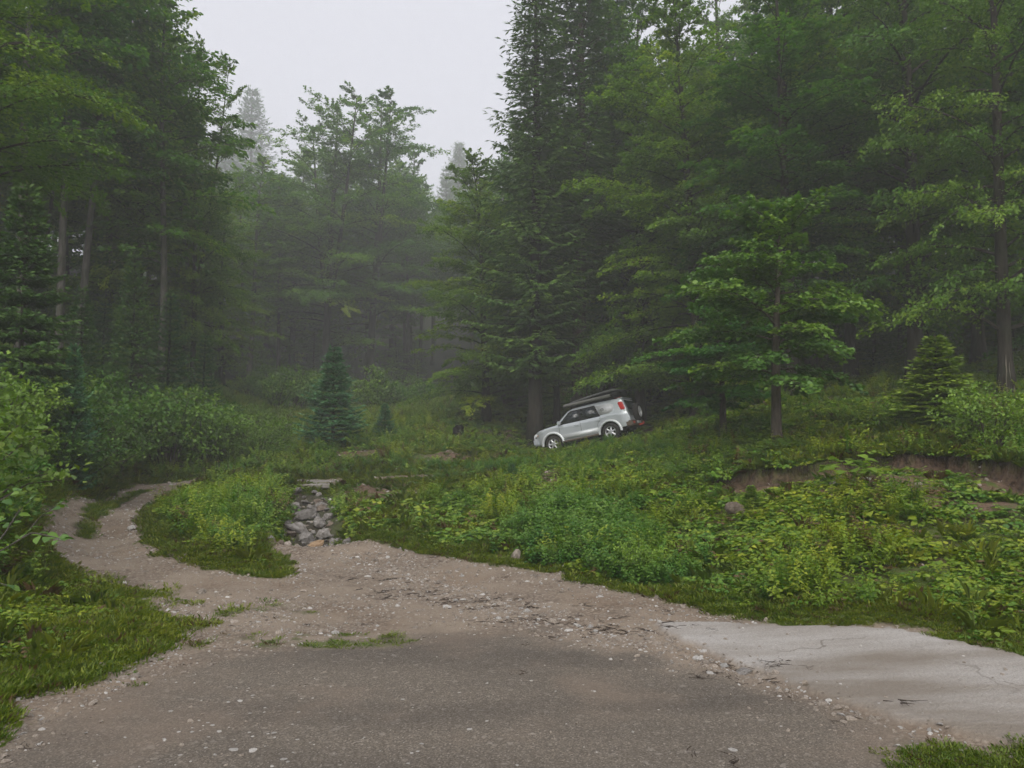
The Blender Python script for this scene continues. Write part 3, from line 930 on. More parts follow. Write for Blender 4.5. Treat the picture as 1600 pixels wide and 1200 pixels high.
proto("maple", broadleaf(7, 7, .24, 2.8, 46, .125, .9, 84, .13, low=.9, twigs=12, shape=6, top_pow=2.0, tone_mu=.5, lat=.2), M_BARK_B, M_MAPLE, H=7, R=2.8)
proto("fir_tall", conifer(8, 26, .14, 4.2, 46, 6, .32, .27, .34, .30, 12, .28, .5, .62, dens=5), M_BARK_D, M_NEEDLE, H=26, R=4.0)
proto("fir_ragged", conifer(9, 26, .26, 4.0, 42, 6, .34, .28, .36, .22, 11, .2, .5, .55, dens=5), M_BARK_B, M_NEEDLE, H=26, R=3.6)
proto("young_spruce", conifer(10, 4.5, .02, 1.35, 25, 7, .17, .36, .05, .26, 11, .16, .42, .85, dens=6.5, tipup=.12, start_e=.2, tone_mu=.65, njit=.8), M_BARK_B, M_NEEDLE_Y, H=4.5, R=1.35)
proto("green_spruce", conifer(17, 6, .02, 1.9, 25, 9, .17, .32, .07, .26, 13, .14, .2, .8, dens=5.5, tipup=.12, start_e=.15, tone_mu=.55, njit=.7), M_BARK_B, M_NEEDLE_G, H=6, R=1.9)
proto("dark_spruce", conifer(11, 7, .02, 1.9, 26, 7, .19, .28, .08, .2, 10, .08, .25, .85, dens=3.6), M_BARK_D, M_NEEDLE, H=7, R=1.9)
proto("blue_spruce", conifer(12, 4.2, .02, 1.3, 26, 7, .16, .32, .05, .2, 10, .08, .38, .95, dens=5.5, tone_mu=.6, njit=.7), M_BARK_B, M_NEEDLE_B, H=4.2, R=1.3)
proto("shrub_a", shrub(13, 1.7, 1.1, 18, .10, per=15), M_BARK_B, M_SHRUB, "foliage", "stems", 1.7, 1.2)
proto("shrub_b", shrub(14, 1.5, 1.2, 20, .085, per=16), M_BARK_B, M_SHRUB_Y, "foliage", "stems", 1.5, 1.3)
proto("shrub_c", shrub(15, 2.0, .95, 16, .12, .7, per=13), M_BARK_B, M_SHRUB, "foliage", "stems", 2.0, 1.1)

def plant(key, name, x, y, sx=1.0, sz=1.0, rz=0.0, lean=(0, 0), label=None, cat="tree", group=None, sink=.06, parts=True, z=None):
    meshes, H, R = PROTO[key]
    z = on_ground(x, y) if z is None else z
    e = empty(name, (x, y, z - sink))
    e.rotation_euler = (lean[1], lean[0], rz) if not any(lean) else (0, 0, 0)
    if any(lean):
        from mathutils import Euler
        m_ = Euler((-lean[1], lean[0], 0)).to_matrix() @ Euler((0, 0, rz)).to_matrix()
        e.rotation_euler = m_.to_euler()
    e.scale = (sx, sx, sz)
    tag(e, label, cat, group)
    for pn_, me in meshes:
        obj(pn_, me, e)
    return e

def at_col(px, d):
    r = ray(px, 600.0)
    return r[0] / r[1] * d, d

def tree_px(key, name, px, d, top_py, width_px, label, rz=None, lean_px=0, base=None, **kw):
    """tree standing d metres away under picture column px, as tall as it looks there"""
    if base is not None:
        p = hit(px, base)[0]; x, y = p[0], p[1]; d = y
    else:
        x, y = at_col(px, d)
    z = on_ground(x, y)
    top = PT(px + lean_px, top_py, d)
    Hd = top[2] - z
    meshes, H, R = PROTO[key]
    sz = Hd / H
    sx = width_px * d / F_PX / (2 * R)
    lean = math.atan2(lean_px * d / F_PX, Hd)
    return plant(key, name, x, y, sx, sz, RNG.uniform(0, 6.28) if rz is None else rz, (lean, 0), label, z=z, **kw)

# ------------------------------------------------------------------ the parked off-road car
def make_car():
    paint = plain("silver_paint", (.56, .60, .64), .30, .5, .35, coat=.5)
    paint2 = plain("pale_silver_trim", (.66, .69, .71), .38, .5, .2, coat=.2)
    muddy = plain("muddy_bumper", (.11, .085, .065), .7, .2, nscale=6, namt=.5)
    glass = plain("tinted_glass", (.03, .035, .042), .04, .8)
    black = plain("black_plastic", (.015, .015, .016), .55, .3)
    rubber = plain("tyre_rubber", (.035, .033, .031), .85, .2, nscale=9, namt=.4)
    alloy = plain("alloy_rim", (.62, .63, .65), .3, .5, .6)
    red = plain("red_lamp", (.55, .015, .012), .15, .6, coat=1)
    clear = plain("clear_lamp", (.75, .76, .78), .1, .7, coat=1)
    white = plain("white_panel", (.62, .63, .66), .35, .4)
    tentg = plain("grey_tent_lid", (.13, .135, .135), .5, .3)
    tentb = plain("black_tent_body", (.018, .020, .021), .7, .2)
    awn = plain("awning_cover", (.16, .16, .15), .6, .25)
    dark = plain("underbody_black", (.008, .008, .008), .9, .1)
    redp = plain("red_tow_paint", (.5, .06, .03), .5, .3)
    orange = plain("orange_lamp", (.7, .22, .03), .2, .6)

    XF, XR = -1.42, 1.37              # wheel centres; front is towards -x
    WZ, WR = 0.385, 0.385
    BELT = 1.14
    def bot(x):
        z = 0.44
        if x < -2.05: z = .44 + (-2.05 - x) * .3
        if x > 1.95: z = .50
        for xw in (XF, XR):
            d = abs(x - xw)
            if d < .50: z = max(z, WZ + math.sqrt(max(0, .50 ** 2 - d ** 2)) * .94)
        return z
    topx = [-2.36, -2.33, -2.25, -2.05, -1.6, -1.22, -1.10, -.82, -.52, -.30, 0, .6, 1.2, 1.7, 2.0, 2.10, 2.19, 2.26, 2.30, 2.335]
    topz = [.80, .98, 1.07, 1.12, 1.17, 1.20, 1.25, 1.49, 1.72, 1.79, 1.81, 1.82, 1.815, 1.80, 1.77, 1.72, 1.47, 1.22, 1.02, .92]
    top = lambda x: float(np.interp(x, topx, topz))
    def halfw(x):
        w = .925
        if x < -1.75: w -= .30 * ((-1.75 - x) / .6) ** 2.2
        if x > 1.9: w -= .10 * ((x - 1.9) / .44) ** 2
        return w
    def yside(x, z):
        w = halfw(x)
        if z <= BELT:
            return w - .03 * ((BELT - z) / .7) ** 2 - .02 * max(0, (.62 - z) / .2)
        return w - .015 - (z - BELT) * .27
    xs = sorted(set(np.round(np.concatenate([np.arange(-2.36, 2.34, .06), topx]), 3)))
    b = Builder()
    secs = []
    for x in xs:
        t = top(x); bo = bot(x)
        tl = min(BELT, t - .05)
        pts = []
        for z in np.linspace(bo, tl, 6): pts.append((yside(x, z), z))
        if t > BELT + .06:
            for z in np.linspace(BELT + .02, t - .07, 4): pts.append((yside(x, z), z))
            ye = yside(x, t - .07)
        else:
            for k in range(4): pts.append((yside(x, tl) - .006 * (k + 1), tl + .008 * (k + 1) * (t - tl) / .05))
            ye = pts[-1][0]
        for f_, dz in ((.965, .03), (.90, .012), (.6, .0), (0, -.012)):
            pts.append((ye * f_, t - dz if f_ else t + .012))
        full = [(x, -y, z) for y, z in pts] + [(x, y, z) for y, z in pts[::-1][1:]]
        secs.append(full)
    V = np.array(secs); n, m, _ = V.shape
    i = np.arange(n - 1)[:, None] * m; j = np.arange(m - 1)[None]
    F = np.stack([i + j, i + j + 1, i + m + j + 1, i + m + j], -1).reshape(-1, 4)
    b.add(V.reshape(-1, 3), F)
    caps = Builder()
    car = empty("parked_car")
    body_me = b.mesh("car_body", [paint], True)
    body = obj("body", body_me, car)
    # end faces
    for k, nm in ((0, "front_panel"), (n - 1, "rear_panel")):
        e = Builder(); f = list(range(m)); e.add(V[k], [np.array([f if k else f[::-1]])]); obj(nm, e.mesh(nm, [paint]), body)
    def box(nm, x0, x1, y0, y1, z0, z1, mat, parent, bev=.02, tilt=None):
        import bmesh
        bm = bmesh.new(); bmesh.ops.create_cube(bm, size=1)
        for v in bm.verts:
            v.co = ((x0 + x1) / 2 + v.co.x * (x1 - x0), (y0 + y1) / 2 + v.co.y * (y1 - y0), (z0 + z1) / 2 + v.co.z * (z1 - z0))
            if tilt: v.co = tilt(v.co)
        if bev: bmesh.ops.bevel(bm, geom=list(bm.edges), offset=bev, segments=2, affect='EDGES')
        me = bpy.data.meshes.new(nm); bm.to_mesh(me); bm.free(); me.materials.append(mat)
        return obj(nm, me, parent)
    def side_panel(nm, pts, s, mat, parent, off=.008, thick=.0):
        """flat panel following the body side; pts (x,z)"""
        P = [(x, s * (yside(x, z) + off), z) for x, z in pts]
        Q = [(x, s * (yside(x, z) - .03), z) for x, z in pts]
        k = len(P)
        e = Builder()
        f = list(range(k))
        e.add(np.array(P + Q), [np.array([f if s < 0 else f[::-1]]), np.array([[i, (i + 1) % k, k + (i + 1) % k, k + i] if s > 0 else [k + i, k + (i + 1) % k, (i + 1) % k, i] for i in range(k)])])
        return obj(nm, e.mesh(nm, [mat]), parent)
    # chassis and inner arches
    box("underbody", -2.1, 2.1, -.60, .60, .36, .9, dark, car, .03)
    box("bumper", -2.46, -2.18, -.80, .80, .47, .80, plain("silver_bumper", (.42, .45, .48), .4, .4, .2), car, .06)
    box("bumper", 2.10, 2.44, -.90, .90, .46, .72, muddy, car, .05)
    for s in (-1, 1):
        tg = Builder()
        # hoop of the bull bar
        V_, F_ = tube([(-2.50, s * .42, .50), (-2.53, s * .42, .78), (-2.50, s * .40, .98), (-2.48, s * .2, 1.0)], .028, 8); tg.add(V_, F_)
        obj("bull_bar", tg.mesh("bull_bar", [alloy], True), car)
    box("grille", -2.40, -2.30, -.45, .45, .82, .98, black, car, .02)
    for s in (-1, 1):
        box("headlight", -2.36, -2.14, s * .62 - .15, s * .62 + .15, .86, 1.0, clear, car, .04)
        # doors cut lines, handles and windows
        side_panel("front_window", [(-.93, 1.19), (-.50, 1.58), (-.36, 1.645), (.00, 1.655), (.00, 1.19)], s, glass, car)
        side_panel("rear_window", [(.09, 1.19), (.09, 1.655), (.72, 1.655), (.92, 1.19)], s, glass, car)
        side_panel("quarter_window", [(.84, 1.655), (1.50, 1.63), (1.66, 1.56), (1.70, 1.42), (1.60, 1.27), (1.45, 1.21), (1.02, 1.20)], s, white, car)
        side_panel("window_frame", [(-1.03, 1.155), (-.52, 1.62), (-.38, 1.69), (.80, 1.70), (1.03, 1.155)], s, black, car, .003)
        # dark emblem on the pale rear side panel
        em = Builder()
        for pth in ([(1.05, 1.40), (1.10, 1.46), (1.17, 1.48), (1.22, 1.44), (1.20, 1.37)], [(1.12, 1.36), (1.15, 1.42), (1.19, 1.41)]):
            V_, F_ = tube([(x, s * (yside(x, z) + .014), z) for x, z in pth], .011, 5); em.add(V_, F_)
        obj("emblem", em.mesh("emblem", [black]), car)
        for x0 in (-.12, .93):
            h = Builder()
            V_, F_ = tube([(x0 - .09, s * (yside(x0, 1.0) + .012), .985), (x0 - .07, s * (yside(x0, 1.0) + .045), .99), (x0 + .07, s * (yside(x0, 1.0) + .045), 1.0), (x0 + .09, s * (yside(x0, 1.0) + .012), 1.0)], .016, 6); h.add(V_, F_)
            obj("door_handle", h.mesh("door_handle", [paint2], True), car)
        for line in ([(-1.0, 1.14), (-1.02, .62), (-.92, .46)], [(.045, 1.14), (.045, .46)], [(1.03, 1.14), (.98, .98), (.85, .86), (.80, .50)]):
            q = []
            for a_, c_ in zip(line, line[1:]):
                for t_ in np.linspace(0, 1, 5): q.append((a_[0] + (c_[0] - a_[0]) * t_, a_[1] + (c_[1] - a_[1]) * t_))
            g = Builder(); V_, F_ = tube([(x, s * (yside(x, z) + .000), z) for x, z in q], .006, 4); g.add(V_, F_)
            obj("door_seam", g.mesh("door_seam", [black]), car)
        side_panel("side_cladding", [(-.90, .48), (-.90, .70), (.84, .70), (.84, .48)], s, paint2, car, .026)
        st = Builder(); V_, F_ = tube([(-.95, s * .90, .40), (-.85, s * .95, .39), (.75, s * .95, .39), (.85, s * .90, .40)], .045, 8); st.add(V_, F_)
        obj("side_step", st.mesh("side_step", [muddy], True), car)
        # flared arches
        for xw in (XF, XR):
            a = np.linspace(-.10, pi + .10, 22)
            fl = Builder()
            rows = []
            for r0, y_off in ((.475, -.06), (.47, .025), (.49, .042), (.545, .035), (.575, .0)):
                rows.append([(xw - cos(t) * r0, s * (yside(xw, .8) + y_off), max(WZ + sin(t) * r0 * .98, .36)) for t in a])
            R3 = np.array(rows); k, mm, _ = R3.shape
            ii = np.arange(k - 1)[:, None] * mm; jj = np.arange(mm - 1)[None]
            FF = np.stack([ii + jj, ii + jj + 1, ii + mm + jj + 1, ii + mm + jj], -1).reshape(-1, 4)
            if s < 0: FF = FF[:, ::-1]
            fl.add(R3.reshape(-1, 3), FF)
            obj("wheel_arch", fl.mesh("wheel_arch", [paint2], True), car)
        # mirror
        mi = box("mirror", -.98, -.83, s * 1.06 - .11, s * 1.06 + .11, 1.16, 1.33, paint, car, .04)
        # tail lamp wraps the corner
        box("tail_light", 1.98, 2.20, s * .80 - .10, s * .80 + .085, 1.24, 1.60, red, car, .03, lambda c: (c.__class__((c.x - (c.z - 1.3) * .30, c.y - s * (c.z - 1.3) * .2, c.z))))
        box("tail_light", 2.04, 2.22, s * .81 - .07, s * .81 + .07, 1.10, 1.27, clear, car, .03)
        box("indicator", -2.20, -2.10, s * .76 - .03, s * .76 + .06, .86, .94, orange, car, .015)
        box("mud_flap", -.99, -.965, s * .80 - .11, s * .80 + .11, .28, .52, black, car, .004)
        box("mud_flap", 1.83, 1.855, s * .80 - .11, s * .80 + .11, .28, .56, black, car, .004)
        box("red_reflector", 2.40, 2.455, s * .66 - .11, s * .66 + .11, .56, .66, redp, car, .012)
    # windscreen, rear glass
    def strip(nm, stations, ins, lift, mat, parent):
        rows = []
        for x, z in stations:
            y = yside(x, z) * ins
            rows.append([(x - lift * .7, -y, z + lift), (x - lift * .7, 0, z + lift + .01), (x - lift * .7, y, z + lift)])
        R3 = np.array(rows); k, mm, _ = R3.shape
        ii = np.arange(k - 1)[:, None] * mm; jj = np.arange(mm - 1)[None]
        FF = np.stack([ii + jj, ii + jj + 1, ii + mm + jj + 1, ii + mm + jj], -1).reshape(-1, 4)
        e = Builder(); e.add(R3.reshape(-1, 3), FF); return obj(nm, e.mesh(nm, [mat]), parent)
    strip("windscreen", [(-1.07, top(-1.07) + .006), (-.82, top(-.82) + .006), (-.55, top(-.55) + .006)], .84, .012, glass, car)
    def rear(nm, z0, z1, y0, y1, mat, off=.02):
        e = Builder()
        xr = lambda z: float(np.interp(z, topz[:13:-1], topx[:13:-1]))
        P = []
        for z in np.linspace(z0, z1, 4):
            for y in (y0, y1): P.append((xr(z) + off, y * (1 - (z - z0) * .12), z))
        e.add(np.array(P), np.array([[2 * q, 2 * q + 1, 2 * q + 3, 2 * q + 2] for q in range(3)]))
        return obj(nm, e.mesh(nm, [mat]), car)
    rear("rear_glass", 1.22, 1.66, -.66, .66, glass)
    rear("tailgate", .93, 1.21, -.72, .72, plain("dark_tailgate", (.06, .075, .07), .35, .4), .025)  # dark reflections on the silver rear door, put into its flat colour
    box("brake_light", 1.99, 2.06, -.22, .22, 1.735, 1.775, red, car, .01)
    box("spoiler", 1.86, 2.12, -.66, .66, 1.755, 1.80, paint, car, .015)
    box("number_plate", 2.445, 2.46, -.26, .26, .58, .69, white, car, 0)
    box("tow_hook", 2.42, 2.62, -.05, .05, .48, .54, redp, car, .01)
    # wheels
    def wheel_meshes():
        t = Builder()
        prof = [(.245, -.115), (.33, -.13), (.375, -.11), (.388, -.06), (.388, .06), (.375, .11), (.33, .13), (.245, .115)]
        k = 40; rows = []
        for r, y in prof:
            rr = [r + (.009 if (q % 2 and r > .37) else 0) for q in range(k)]
            rows.append([(rr[q] * cos(q * 2 * pi / k), y, rr[q] * sin(q * 2 * pi / k)) for q in range(k)])
        R3 = np.array(rows); a, mm, _ = R3.shape
        ii = np.arange(a - 1)[:, None] * mm; jj = np.arange(mm)[None]; jn = (jj + 1) % mm
        t.add(R3.reshape(-1, 3), np.stack([ii + jj, ii + jn, ii + mm + jn, ii + mm + jj], -1).reshape(-1, 4))
        tyre = t.mesh("tyre", [rubber], True)
        r_ = Builder()
        rows = []
        for r, y in ((.250, -.118), (.232, -.112), (.222, -.03), (.222, .10)):
            rows.append([(r * cos(q * 2 * pi / 30), y, r * sin(q * 2 * pi / 30)) for q in range(30)])
        R3 = np.array(rows); a, mm, _ = R3.shape
        ii = np.arange(a - 1)[:, None] * mm; jj = np.arange(mm)[None]; jn = (jj + 1) % mm
        r_.add(R3.reshape(-1, 3), np.stack([ii + jj, ii + jn, ii + mm + jn, ii + mm + jj], -1).reshape(-1, 4))
        for q in range(6):
            a0 = q * pi / 3 + .26
            d = np.array([cos(a0), 0, sin(a0)]); p = np.array([-sin(a0), 0, cos(a0)])
            P = []
            for r, w, y in ((.05, .050, -.105), (.15, .036, -.100), (.228, .050, -.085)):
                P += [d * r - p * w + [0, y, 0], d * r + p * w + [0, y, 0]]
            P2 = [v + np.array([0, .03, 0]) for v in P]
            r_.add(np.array(P + P2), np.array([[0, 1, 3, 2], [2, 3, 5, 4], [6, 0, 2, 8], [8, 2, 4, 10], [1, 7, 9, 3], [3, 9, 11, 5]]))
        r_.add(np.array([(.07 * cos(q * pi / 6), -.115, .07 * sin(q * pi / 6)) for q in range(12)]), [np.array([list(range(12))])])
        rim = r_.mesh("rim", [alloy])
        h = Builder()
        h.add(np.array([(.222 * cos(q * pi / 12), -.045, .222 * sin(q * pi / 12)) for q in range(24)]), [np.array([list(range(24))])])
        hub = h.mesh("brake_drum", [dark])
        return tyre, rim, hub
    tyre, rim, hub = wheel_meshes()
    def wheel(nm, x, y, z, rot, turn=0):
        w = bpy.data.objects.new(nm, None); link(w, car)
        w.location = (x, y, z); w.rotation_euler = rot
        obj("tyre", tyre, w); obj("rim", rim, w); obj("brake_drum", hub, w)
        return w
    wheel("wheel", XF, -.80, WZ, (0, .3, 0)); wheel("wheel", XR, -.80, WZ, (0, 1.0, 0))
    wheel("wheel", XF, .80, WZ, (0, .2, pi)); wheel("wheel", XR, .80, WZ, (0, .7, pi))
    sw = wheel("spare_wheel", 2.46, .02, 1.08, (0, 0, pi / 2)); 
    # roof rack, awning, roof tent
    for s in (-1, 1):
        rk = Builder(); V_, F_ = tube([(-.35, s * .66, 1.84), (-.25, s * .67, 1.89), (1.75, s * .67, 1.89), (1.85, s * .66, 1.83)], .02, 6); rk.add(V_, F_)
        obj("roof_rail", rk.mesh("roof_rail", [black], True), car)
    for x in (-.15, .55, 1.25, 1.75):
        box("roof_bar", x - .025, x + .025, -.78, .78, 1.895, 1.925, black, car, .006)
    aw = Builder(); V_, F_ = tube([(-.62, -.86, 1.955), (-.58, -.86, 1.955), (1.62, -.86, 1.955), (1.66, -.86, 1.955)], [.05, .075, .075, .05], 10); aw.add(V_, F_)
    obj("awning_roll", aw.mesh("awning_roll", [awn], True), car)
    def shell(nm, stations, mat, y0=.72):
        rows = []
        for x, zb, zt, f in stations:
            rows.append([(x, -y0 * f, zb), (x, -y0 * f, zb + (zt - zb) * .6), (x, -y0 * f * .93, zt - .01), (x, 0, zt + .008), (x, y0 * f * .93, zt - .01), (x, y0 * f, zb + (zt - zb) * .6), (x, y0 * f, zb)])
        R3 = np.array(rows); k, mm, _ = R3.shape
        ii = np.arange(k - 1)[:, None] * mm; jj = np.arange(mm)[None]; jn = (jj + 1) % mm
        FF = np.stack([ii + jj, ii + jn, ii + mm + jn, ii + mm + jj], -1).reshape(-1, 4)
        e = Builder(); e.add(R3.reshape(-1, 3), [FF, np.array([list(range(mm))[::-1], [(k - 1) * mm + q for q in range(mm)]])])
        return obj(nm, e.mesh(nm, [mat]), car)
    shell("roof_tent_base", [(-.42, 1.93, 1.99, .9), (-.30, 1.93, 2.03, 1), (1.60, 1.93, 2.14, 1), (1.96, 1.93, 2.14, .97)], tentb)
    shell("roof_tent_lid", [(-.52, 2.02, 2.05, .8), (-.36, 2.03, 2.09, .96), (.5, 2.09, 2.18, 1), (1.35, 2.14, 2.25, 1), (1.78, 2.15, 2.25, 1), (2.05, 2.15, 2.18, .95)], tentg, .75)
    box("red_strap", 1.62, 1.90, -.30, .30, 1.84, 1.875, redp, car, .008)
    return car
car = make_car()
tag(car, "silver off-road car with roof tent and rear spare wheel, parked nose-down on the grassy slope", "car")
# rests on its wheels: the ground under it follows the same plane
from mathutils import Matrix, Vector
car.rotation_euler = Matrix(CAR_R.tolist()).to_euler()
car.location = CAR_LOC
for v in ((-1.42, -.8, 0), (1.37, -.8, 0), (-1.42, .8, 0), (1.37, .8, 0)):
    p = CAR_LOC + CAR_R @ np.array(v)
    print("CARFOOT", p.round(2), round(on_ground(p[0], p[1]), 2))

# ------------------------------------------------------------------ low plants, gravel and litter
SRC = {}
def source(group, me):
    c = SRC.get(group)
    if c is None:
        c = SRC[group] = bpy.data.collections.new(group + "_kinds")
    o = bpy.data.objects.new(f"{group}_{len(c.objects)}", me)
    c.objects.link(o)

def scatter(name, group, P, scale, label, tilt=.15, idx=None, rng=None):
    """one object of 'stuff': instances of the small source meshes on points"""
    rng = rng or np.random.default_rng(len(name))
    n = len(P)
    me = bpy.data.meshes.new(name)
    me.vertices.add(n)
    me.vertices.foreach_set("co", np.asarray(P, np.float32).ravel())
    rot = np.stack([rng.normal(0, tilt, n), rng.normal(0, tilt, n), rng.uniform(0, 6.28, n)], -1).astype(np.float32)
    for k, typ, arr, f in (("rot", 'FLOAT_VECTOR', rot, "vector"), ("scl", 'FLOAT', np.asarray(scale, np.float32), "value"),
                           ("idx", 'INT', (rng.integers(0, len(SRC[group].objects), n) if idx is None else idx).astype(np.int32), "value")):
        at = me.attributes.new(k, typ, 'POINT'); at.data.foreach_set(f, arr.ravel())
    o = obj(name, me)
    ng = bpy.data.node_groups.new(name + "_spread", 'GeometryNodeTree')
    ng.interface.new_socket("Geometry", in_out='INPUT', socket_type='NodeSocketGeometry')
    ng.interface.new_socket("Geometry", in_out='OUTPUT', socket_type='NodeSocketGeometry')
    gi = ng.nodes.new("NodeGroupInput"); go = ng.nodes.new("NodeGroupOutput")
    ip = ng.nodes.new("GeometryNodeInstanceOnPoints")
    ci = ng.nodes.new("GeometryNodeCollectionInfo")
    ci.inputs['Collection'].default_value = SRC[group]
    ci.inputs['Separate Children'].default_value = True
    ci.inputs['Reset Children'].default_value = True
    ip.inputs['Pick Instance'].default_value = True
    def named(k, t):
        a = ng.nodes.new("GeometryNodeInputNamedAttribute"); a.data_type = t; a.inputs[0].default_value = k
        return [s for s in a.outputs if s.enabled and s.name == 'Attribute'][0]
    ng.links.new(gi.outputs[0], ip.inputs['Points'])
    ng.links.new(ci.outputs[0], ip.inputs['Instance'])
    ng.links.new(named("idx", 'INT'), ip.inputs['Instance Index'])
    ng.links.new(named("rot", 'FLOAT_VECTOR'), ip.inputs['Rotation'])
    ng.links.new(named("scl", 'FLOAT'), ip.inputs['Scale'])
    ng.links.new(ip.outputs[0], go.inputs[0])
    md = o.modifiers.new("spread", 'NODES'); md.node_group = ng
    tag(o, label, kind='stuff')
    print("SCATTER", name, n)
    return o

def sample(n, r0, r1, power, th0=-41, th1=41, seed=0):
    """random ground points: density per square metre falls as r**-power beyond r0"""
    g = np.random.default_rng(seed)
    th = np.radians(g.uniform(th0, th1, n))
    u = g.uniform(0, 1, n)
    k = 2 - power
    r = (r0 ** k + u * (r1 ** k - r0 ** k)) ** (1 / k) if abs(k) > 1e-3 else r0 * (r1 / r0) ** u
    return r * np.sin(th), r * np.cos(th), r, g

# herbs --------------------------------------------------------------
M_HERB = leaf_mat("herb_leaves", [(0, (.055, .125, .015)), (.5, (.115, .225, .024)), (1, (.195, .315, .038))], .5, .25, patch=.85, rough=.45, dead=.05, hue_rand=.03)
M_NETTLE = leaf_mat("nettle_leaves", [(0, (.040, .105, .018)), (.5, (.080, .19, .026)), (1, (.14, .26, .038))], .4, .28, rough=.45)
M_GRASS = leaf_mat("grass_blades", [(0, (.085, .145, .016)), (.5, (.14, .215, .024)), (1, (.22, .28, .04))], .5, .3, patch=.4, rough=.5, dead=.07)
M_FERN = leaf_mat("fern_fronds", [(0, (.05, .10, .016)), (.5, (.085, .15, .022)), (1, (.12, .19, .03))], .3, .3)
M_BIG = leaf_mat("big_pale_leaves", [(0, (.10, .19, .02)), (.5, (.16, .28, .03)), (1, (.2, .33, .04))], .1, .35)
M_STEM = plain("green_stems", (.05, .075, .02), .7, .2)

def low_herb(seed, n=11, R=.16, h=.16, leaf=.10, lw=.85, shape=6, mat=None, tone_mu=.5):
    g = np.random.default_rng(seed)
    a = g.uniform(0, 6.28, n); rr = R * g.uniform(.15, 1, n) ** .7
    z = h * (1.05 - .6 * rr / R) * g.uniform(.6, 1.15, n)
    tip = np.stack([np.cos(a) * rr, np.sin(a) * rr, z], -1)
    out = np.stack([np.cos(a), np.sin(a), g.uniform(-.35, .15, n)], -1)
    Nn = np.array([0, 0, 1.0]) + .35 * np.stack([np.cos(a), np.sin(a), 0 * a], -1) + g.normal(0, .22, (n, 3))
    Ls = leaf * g.uniform(.6, 1.2, n)
    V, F, Tn = leaves(tip - out * Ls[:, None] * .3, out, Nn, Ls, Ls * lw, np.clip(g.normal(tone_mu, .18, n), 0, 1), shape=shape, fold=.1)
    b = Builder(); b.add(V, F, Tn)
    # stalks as thin blades
    base = tip * np.array([.2, .2, 0]); Ax = tip - base
    V, F, Tn = leaves(base, Ax, np.cross(Ax, [0, 0, 1.0]) + 1e-3, np.linalg.norm(Ax, axis=1), .006, np.full(n, .35))
    b.add(V, F, Tn)
    return b.mesh("low_herb", [mat or M_HERB])

def stem_herb(seed, stems=4, h=.45, leaf=.08, mat=None, lw=.55, pairs=7, spread=.12):
    g = np.random.default_rng(seed)
    b = Builder()
    for i in range(stems):
        a = g.uniform(0, 6.28); d = np.array([cos(a), sin(a), 0]); hh = h * g.uniform(.6, 1.1)
        s = np.linspace(.2, 1, pairs)
        P = d * (.03 + spread * s[:, None] ** 1.5) * g.uniform(.4, 1.3) + np.stack([s * 0, s * 0, hh * s], -1)
        V, F, Tn = leaves(P[:1] * 0 + d * .02, P[-1:] - d * .02, d[None] + .01, [hh * 1.02], [.010], np.array([.3])); b.add(V, F, Tn)
        PP, AA, NN, LL, TT = [], [], [], [], []
        for j in range(pairs):
            t = j * 1.57 + g.uniform(-.3, .3)
            for k in (0, 1, .5):
                if k == .5 and g.random() < .5: continue
                u = t + k * pi
                o = np.array([cos(u), sin(u), g.uniform(-.35, .2)])
                PP.append(P[j]); AA.append(o); NN.append(np.array([0, 0, 1.0]) + g.normal(0, .25, 3)); LL.append(leaf * (1.15 - .55 * s[j]) * g.uniform(.8, 1.2)); TT.append(.3 + .5 * s[j] + g.normal(0, .1))
        V, F, Tn = leaves(np.array(PP), np.array(AA), np.array(NN), np.array(LL), np.array(LL) * lw, np.clip(TT, 0, 1), fold=.12)
        b.add(V, F, Tn)
    return b.mesh("stem_herb", [mat or M_NETTLE])

def grass_tuft(seed, n=22, h=.16, R=.06, w=.006, bend=.5):
    g = np.random.default_rng(seed)
    a = g.uniform(0, 6.28, n); rr = R * np.sqrt(g.uniform(0, 1, n))
    base = np.stack([np.cos(a) * rr, np.sin(a) * rr, 0 * a], -1)
    hh = h * g.uniform(.5, 1.1, n)
    d = np.stack([np.cos(a + g.normal(0, .6, n)), np.sin(a + g.normal(0, .6, n)), 0 * a], -1)
    side = np.stack([-d[:, 1], d[:, 0], 0 * a], -1) * w
    mid = base + d * (hh * bend * .3)[:, None] + np.stack([0 * a, 0 * a, hh * .6], -1)
    tip = base + d * (hh * bend)[:, None] + np.stack([0 * a, 0 * a, hh * g.uniform(.75, 1, n)], -1)
    V = np.stack([base - side, base + side, mid + side * .8, tip, mid - side * .8], 1)
    F = np.arange(n * 5).reshape(n, 5)
    b = Builder(); b.add(V.reshape(-1, 3), F, np.repeat(np.clip(g.normal(.5, .2, n), 0, 1), 5))
    return b.mesh("grass_tuft", [M_GRASS])

def fern(seed, n=9, L=.55):
    g = np.random.default_rng(seed)
    b = Builder()
    for i in range(n):
        a = i * 6.28 / n + g.uniform(-.3, .3); d = np.array([cos(a), sin(a), 0]); LL = L * g.uniform(.7, 1.1)
        s = np.linspace(0, 1, 15)
        P = d * (LL * s * .85)[:, None] + np.stack([s * 0, s * 0, LL * (.95 * s - .75 * s ** 2.2)], -1)
        pr = np.array([-d[1], d[0], 0])
        for sd in (1, -1):
            w = LL * .26 * np.sin(np.clip(s * 1.02 + .12, 0, 1) * pi) ** .7 * (1 - s * .3) + .01
            A = pr * sd + d * .45 + np.array([0, 0, -.15])
            V, F, Tn = leaves(P[1:], np.repeat(A[None], 14, 0), np.repeat([[0, 0, 1.0]], 14, 0) + g.normal(0, .1, (14, 3)), w[1:], LL * .055, np.clip(.5 + g.normal(0, .12, 14), 0, 1), fold=.02)
            b.add(V, F, Tn)
    return b.mesh("fern", [M_FERN])

